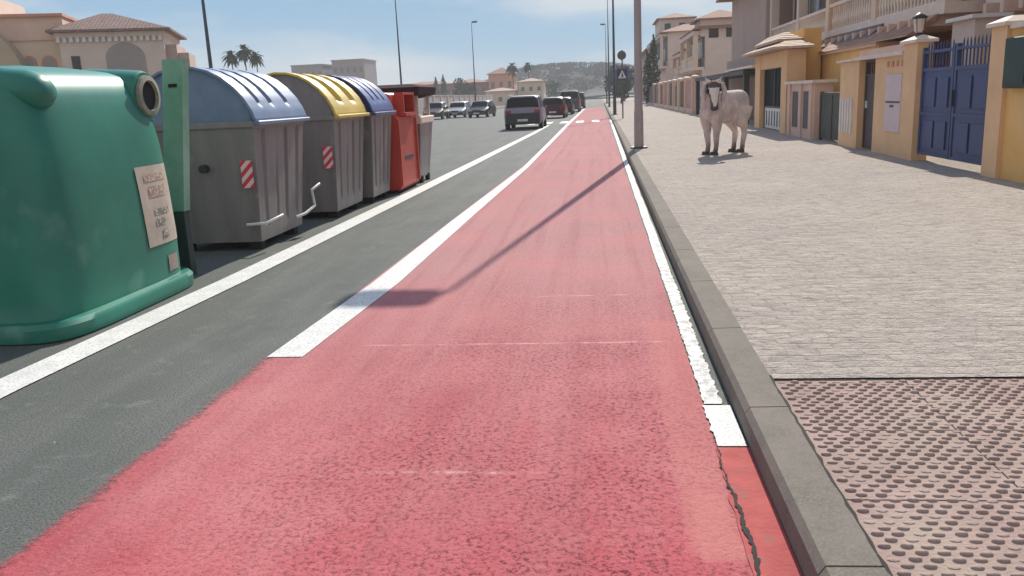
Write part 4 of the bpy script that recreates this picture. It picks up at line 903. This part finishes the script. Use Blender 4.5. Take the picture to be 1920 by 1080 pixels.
    MB().box(-hw*.4, hl-.01, .56, hw*.4, hl+.03, .68, .01).build('grille', DARKM, t, local=True)
    if suv:
        for sx in (-1, 1): MB().tube([(sx*hw*.72, -hl+.5, roof+.0), (sx*hw*.72, -hl+.6, roof+.05), (sx*hw*.72, .3, roof+.05), (sx*hw*.72, .4, roof)], .018, 6).build('roof_rail', RIMM, t, local=True)
        MB().box(-hw*.66, -hl+.14, roof-.10, hw*.66, -hl+.5, roof-.03, .02).build('rear_spoiler', pm, t, local=True)
    return t
car(-3.82, 43.7, 0, 'silver-mauve SUV seen from behind, nearest car on the road', paint('silver', (.25, .23, .29)), 4.4, 1.88, 1.64, True)
car(-3.35, 62.5, R(-1), 'dark red car just ahead of the silver SUV', paint('wine', (.075, .018, .025)), 4.2, 1.75, 1.5)
car(-3.15, 73, R(-1), 'dark hatchback in front of the red car', paint('night', (.03, .025, .04)), 4.1, 1.75, 1.45)
car(-2.9, 84, R(-1), 'dark teal van with a white roof line in the right queue', paint('teal', (.07, .10, .12)), 4.8, 1.9, 2.0, van=True)
car(-2.75, 103, R(-1), 'farthest dark van at the end of the right queue', paint('slate', (.035, .045, .055)), 4.6, 1.85, 1.9, van=True)
car(-10.8, 77, pi-R(6), 'black car facing the viewer on the far side of the road', paint('black', (.012, .014, .02)), 4.3, 1.8, 1.5)
car(-13.4, 80, pi-R(3), 'white car parked beside the black one', paint('white', (.42, .44, .45)), 4.2, 1.75, 1.5)
car(-14.9, 76, pi, 'grey-brown car half hidden behind the last container', paint('taupe', (.09, .075, .075)), 4.3, 1.8, 1.55)

# ------------------------------------------------------------------ the pale cow
def cow():
    t = thing('cow', 'pale greyish cow standing on the pavement with its head turned to the viewer', 'cow', (2.66, 18.7, Z0), R(-140))
    # local: +x = towards the head, z up, y to its left
    m = MB()
    def ringyz(x, cz, ry, rz, n=18, p=.85): return [(x, ry*math.copysign(abs(cos(2*pi*k/n))**p, cos(2*pi*k/n)), cz+rz*math.copysign(abs(sin(2*pi*k/n))**p, sin(2*pi*k/n))) for k in range(n)]
    m.loft([ringyz(*a) for a in ((-.66, .98, .10, .18), (-.62, 1.02, .18, .27), (-.5, 1.02, .24, .33), (-.3, 1.0, .26, .35), (-.05, .99, .27, .35), (.2, 1.0, .25, .35), (.40, 1.02, .22, .32), (.52, 1.02, .18, .28), (.60, 1.02, .12, .18))])
    # neck, rising forward and bending to the viewer; broad head hanging in front of the chest
    m.tube([(.30, .02, 1.06), (.46, .08, 1.20), (.60, .18, 1.32), (.66, .26, 1.40)], [.27, .22, .17, .13], 14)
    m.tube([(.62, .2, 1.1), (.60, .14, .96), (.5, .06, .8), (.36, 0, .72)], [.05, .07, .08, .05], 10)
    hp = lambda f, z: (.62+f*.55, .26+f*.62, z)
    m.tube([hp(0, 1.50), hp(.12, 1.45), hp(.22, 1.32), hp(.29, 1.17), hp(.33, 1.03), hp(.34, .97)], [.08, .12, .12, .088, .08, .055], 14)
    for s in (-1, 1):
        fx_, hx = .36, -.44
        m.tube([(fx_, s*.15, .95), (fx_+.02, s*.15, .72), (fx_+.0, s*.135, .50), (fx_+.01, s*.13, .44), (fx_-.01, s*.115, .2), (fx_+.01, s*.11, .09), (fx_+.05, s*.11, .03), (fx_+.05, s*.11, .0)], [.17, .13, .085, .075, .052, .055, .066, .07], 12)
        m.tube([(hx, s*.15, .98), (hx+.05, s*.17, .78), (hx+.06, s*.15, .64), (hx-.06, s*.135, .50), (hx-.09, s*.13, .43), (hx-.04, s*.12, .2), (hx-.03, s*.12, .09), (hx+.01, s*.12, .03), (hx+.01, s*.12, .0)], [.21, .175, .12, .08, .07, .052, .055, .066, .07], 12)
    sd_ = Vector((-.75, .66, 0))
    for s in (-1, 1):
        d = sd_*s; b = Vector(hp(.06, 1.47))+d*.10
        m.tube([b, b+d*.08+Vector((0, 0, .0)), b+d*.12+Vector((.02, .02, -.12)), b+d*.10+Vector((.05, .05, -.26)), b+d*.07+Vector((.06, .06, -.36))], [.035, .065, .065, .055, .025], 8)
    ob = m.build('body', HIDE, t, local=True)
    r = ob.modifiers.new('Remesh', 'REMESH'); r.mode = 'VOXEL'; r.voxel_size = .018; r.use_smooth_shade = True
    s_ = ob.modifiers.new('Smooth', 'SMOOTH'); s_.factor = .5; s_.iterations = 5
    bpy.context.view_layer.update()
    me = bpy.data.meshes.new_from_object(ob.evaluated_get(bpy.context.evaluated_depsgraph_get())); ob.modifiers.clear(); ob.data = me
    # dark forelock and muzzle, pale blaze set on the face
    V = Vector
    MB().ell(hp(.335, 1.0), (.085, .085, .06), 12, 8).build('muzzle', MUZZ, t, smooth=80, local=True)
    for s in (-1, 1):
        MB().ell(V(hp(.22, 1.36))+sd_*s*.115, (.035, .035, .04), 10, 6).build('eye', HOLE, t, smooth=80, local=True)
        hb = V(hp(.02, 1.54))+sd_*s*.07
        MB().tube([hb, hb+sd_*s*.07+V((0, 0, .03)), hb+sd_*s*.10+V((.03, .03, .09))], [.028, .022, .005], 8).build('horn', COPING, t, smooth=60, local=True)
    MB().tube([(-.66, 0, 1.2), (-.72, 0, 1.05), (-.72, .02, .8), (-.70, .03, .55), (-.70, .03, .38)], [.035, .03, .022, .03, .012], 8).build('tail', HIDE, t, smooth=60, local=True)
    for x_, s in ((.40, -1), (.40, 1), (-.43, -1), (-.43, 1)):
        MB().loft([[(x_+.02+rx*cos(2*pi*k/12), s*.115+.10*q_*sin(2*pi*k/12), z) for k in range(12)] for z, rx, q_ in ((.0, .115, .85), (.04, .10, .8), (.08, .075, .7))]).build('hoof', HOOF, t, smooth=50, local=True)
cow()

# ------------------------------------------------------------------ air
hzm = bpy.data.materials.new('haze'); hzm.use_nodes = True; n_ = hzm.node_tree.nodes; n_.remove(n_['Principled BSDF'])
pv = n_.new('ShaderNodeVolumePrincipled'); pv.inputs['Density'].default_value = .0009; pv.inputs['Color'].default_value = (.93, .94, .95, 1); pv.inputs['Anisotropy'].default_value = 0
hzm.node_tree.links.new(pv.outputs[0], n_['Material Output'].inputs['Volume'])
tag(MB().box(-905, -65, -1.2, 905, 955, 26).build('haze', hzm), 'thin pale haze in the distant air', 'haze', kind='stuff')
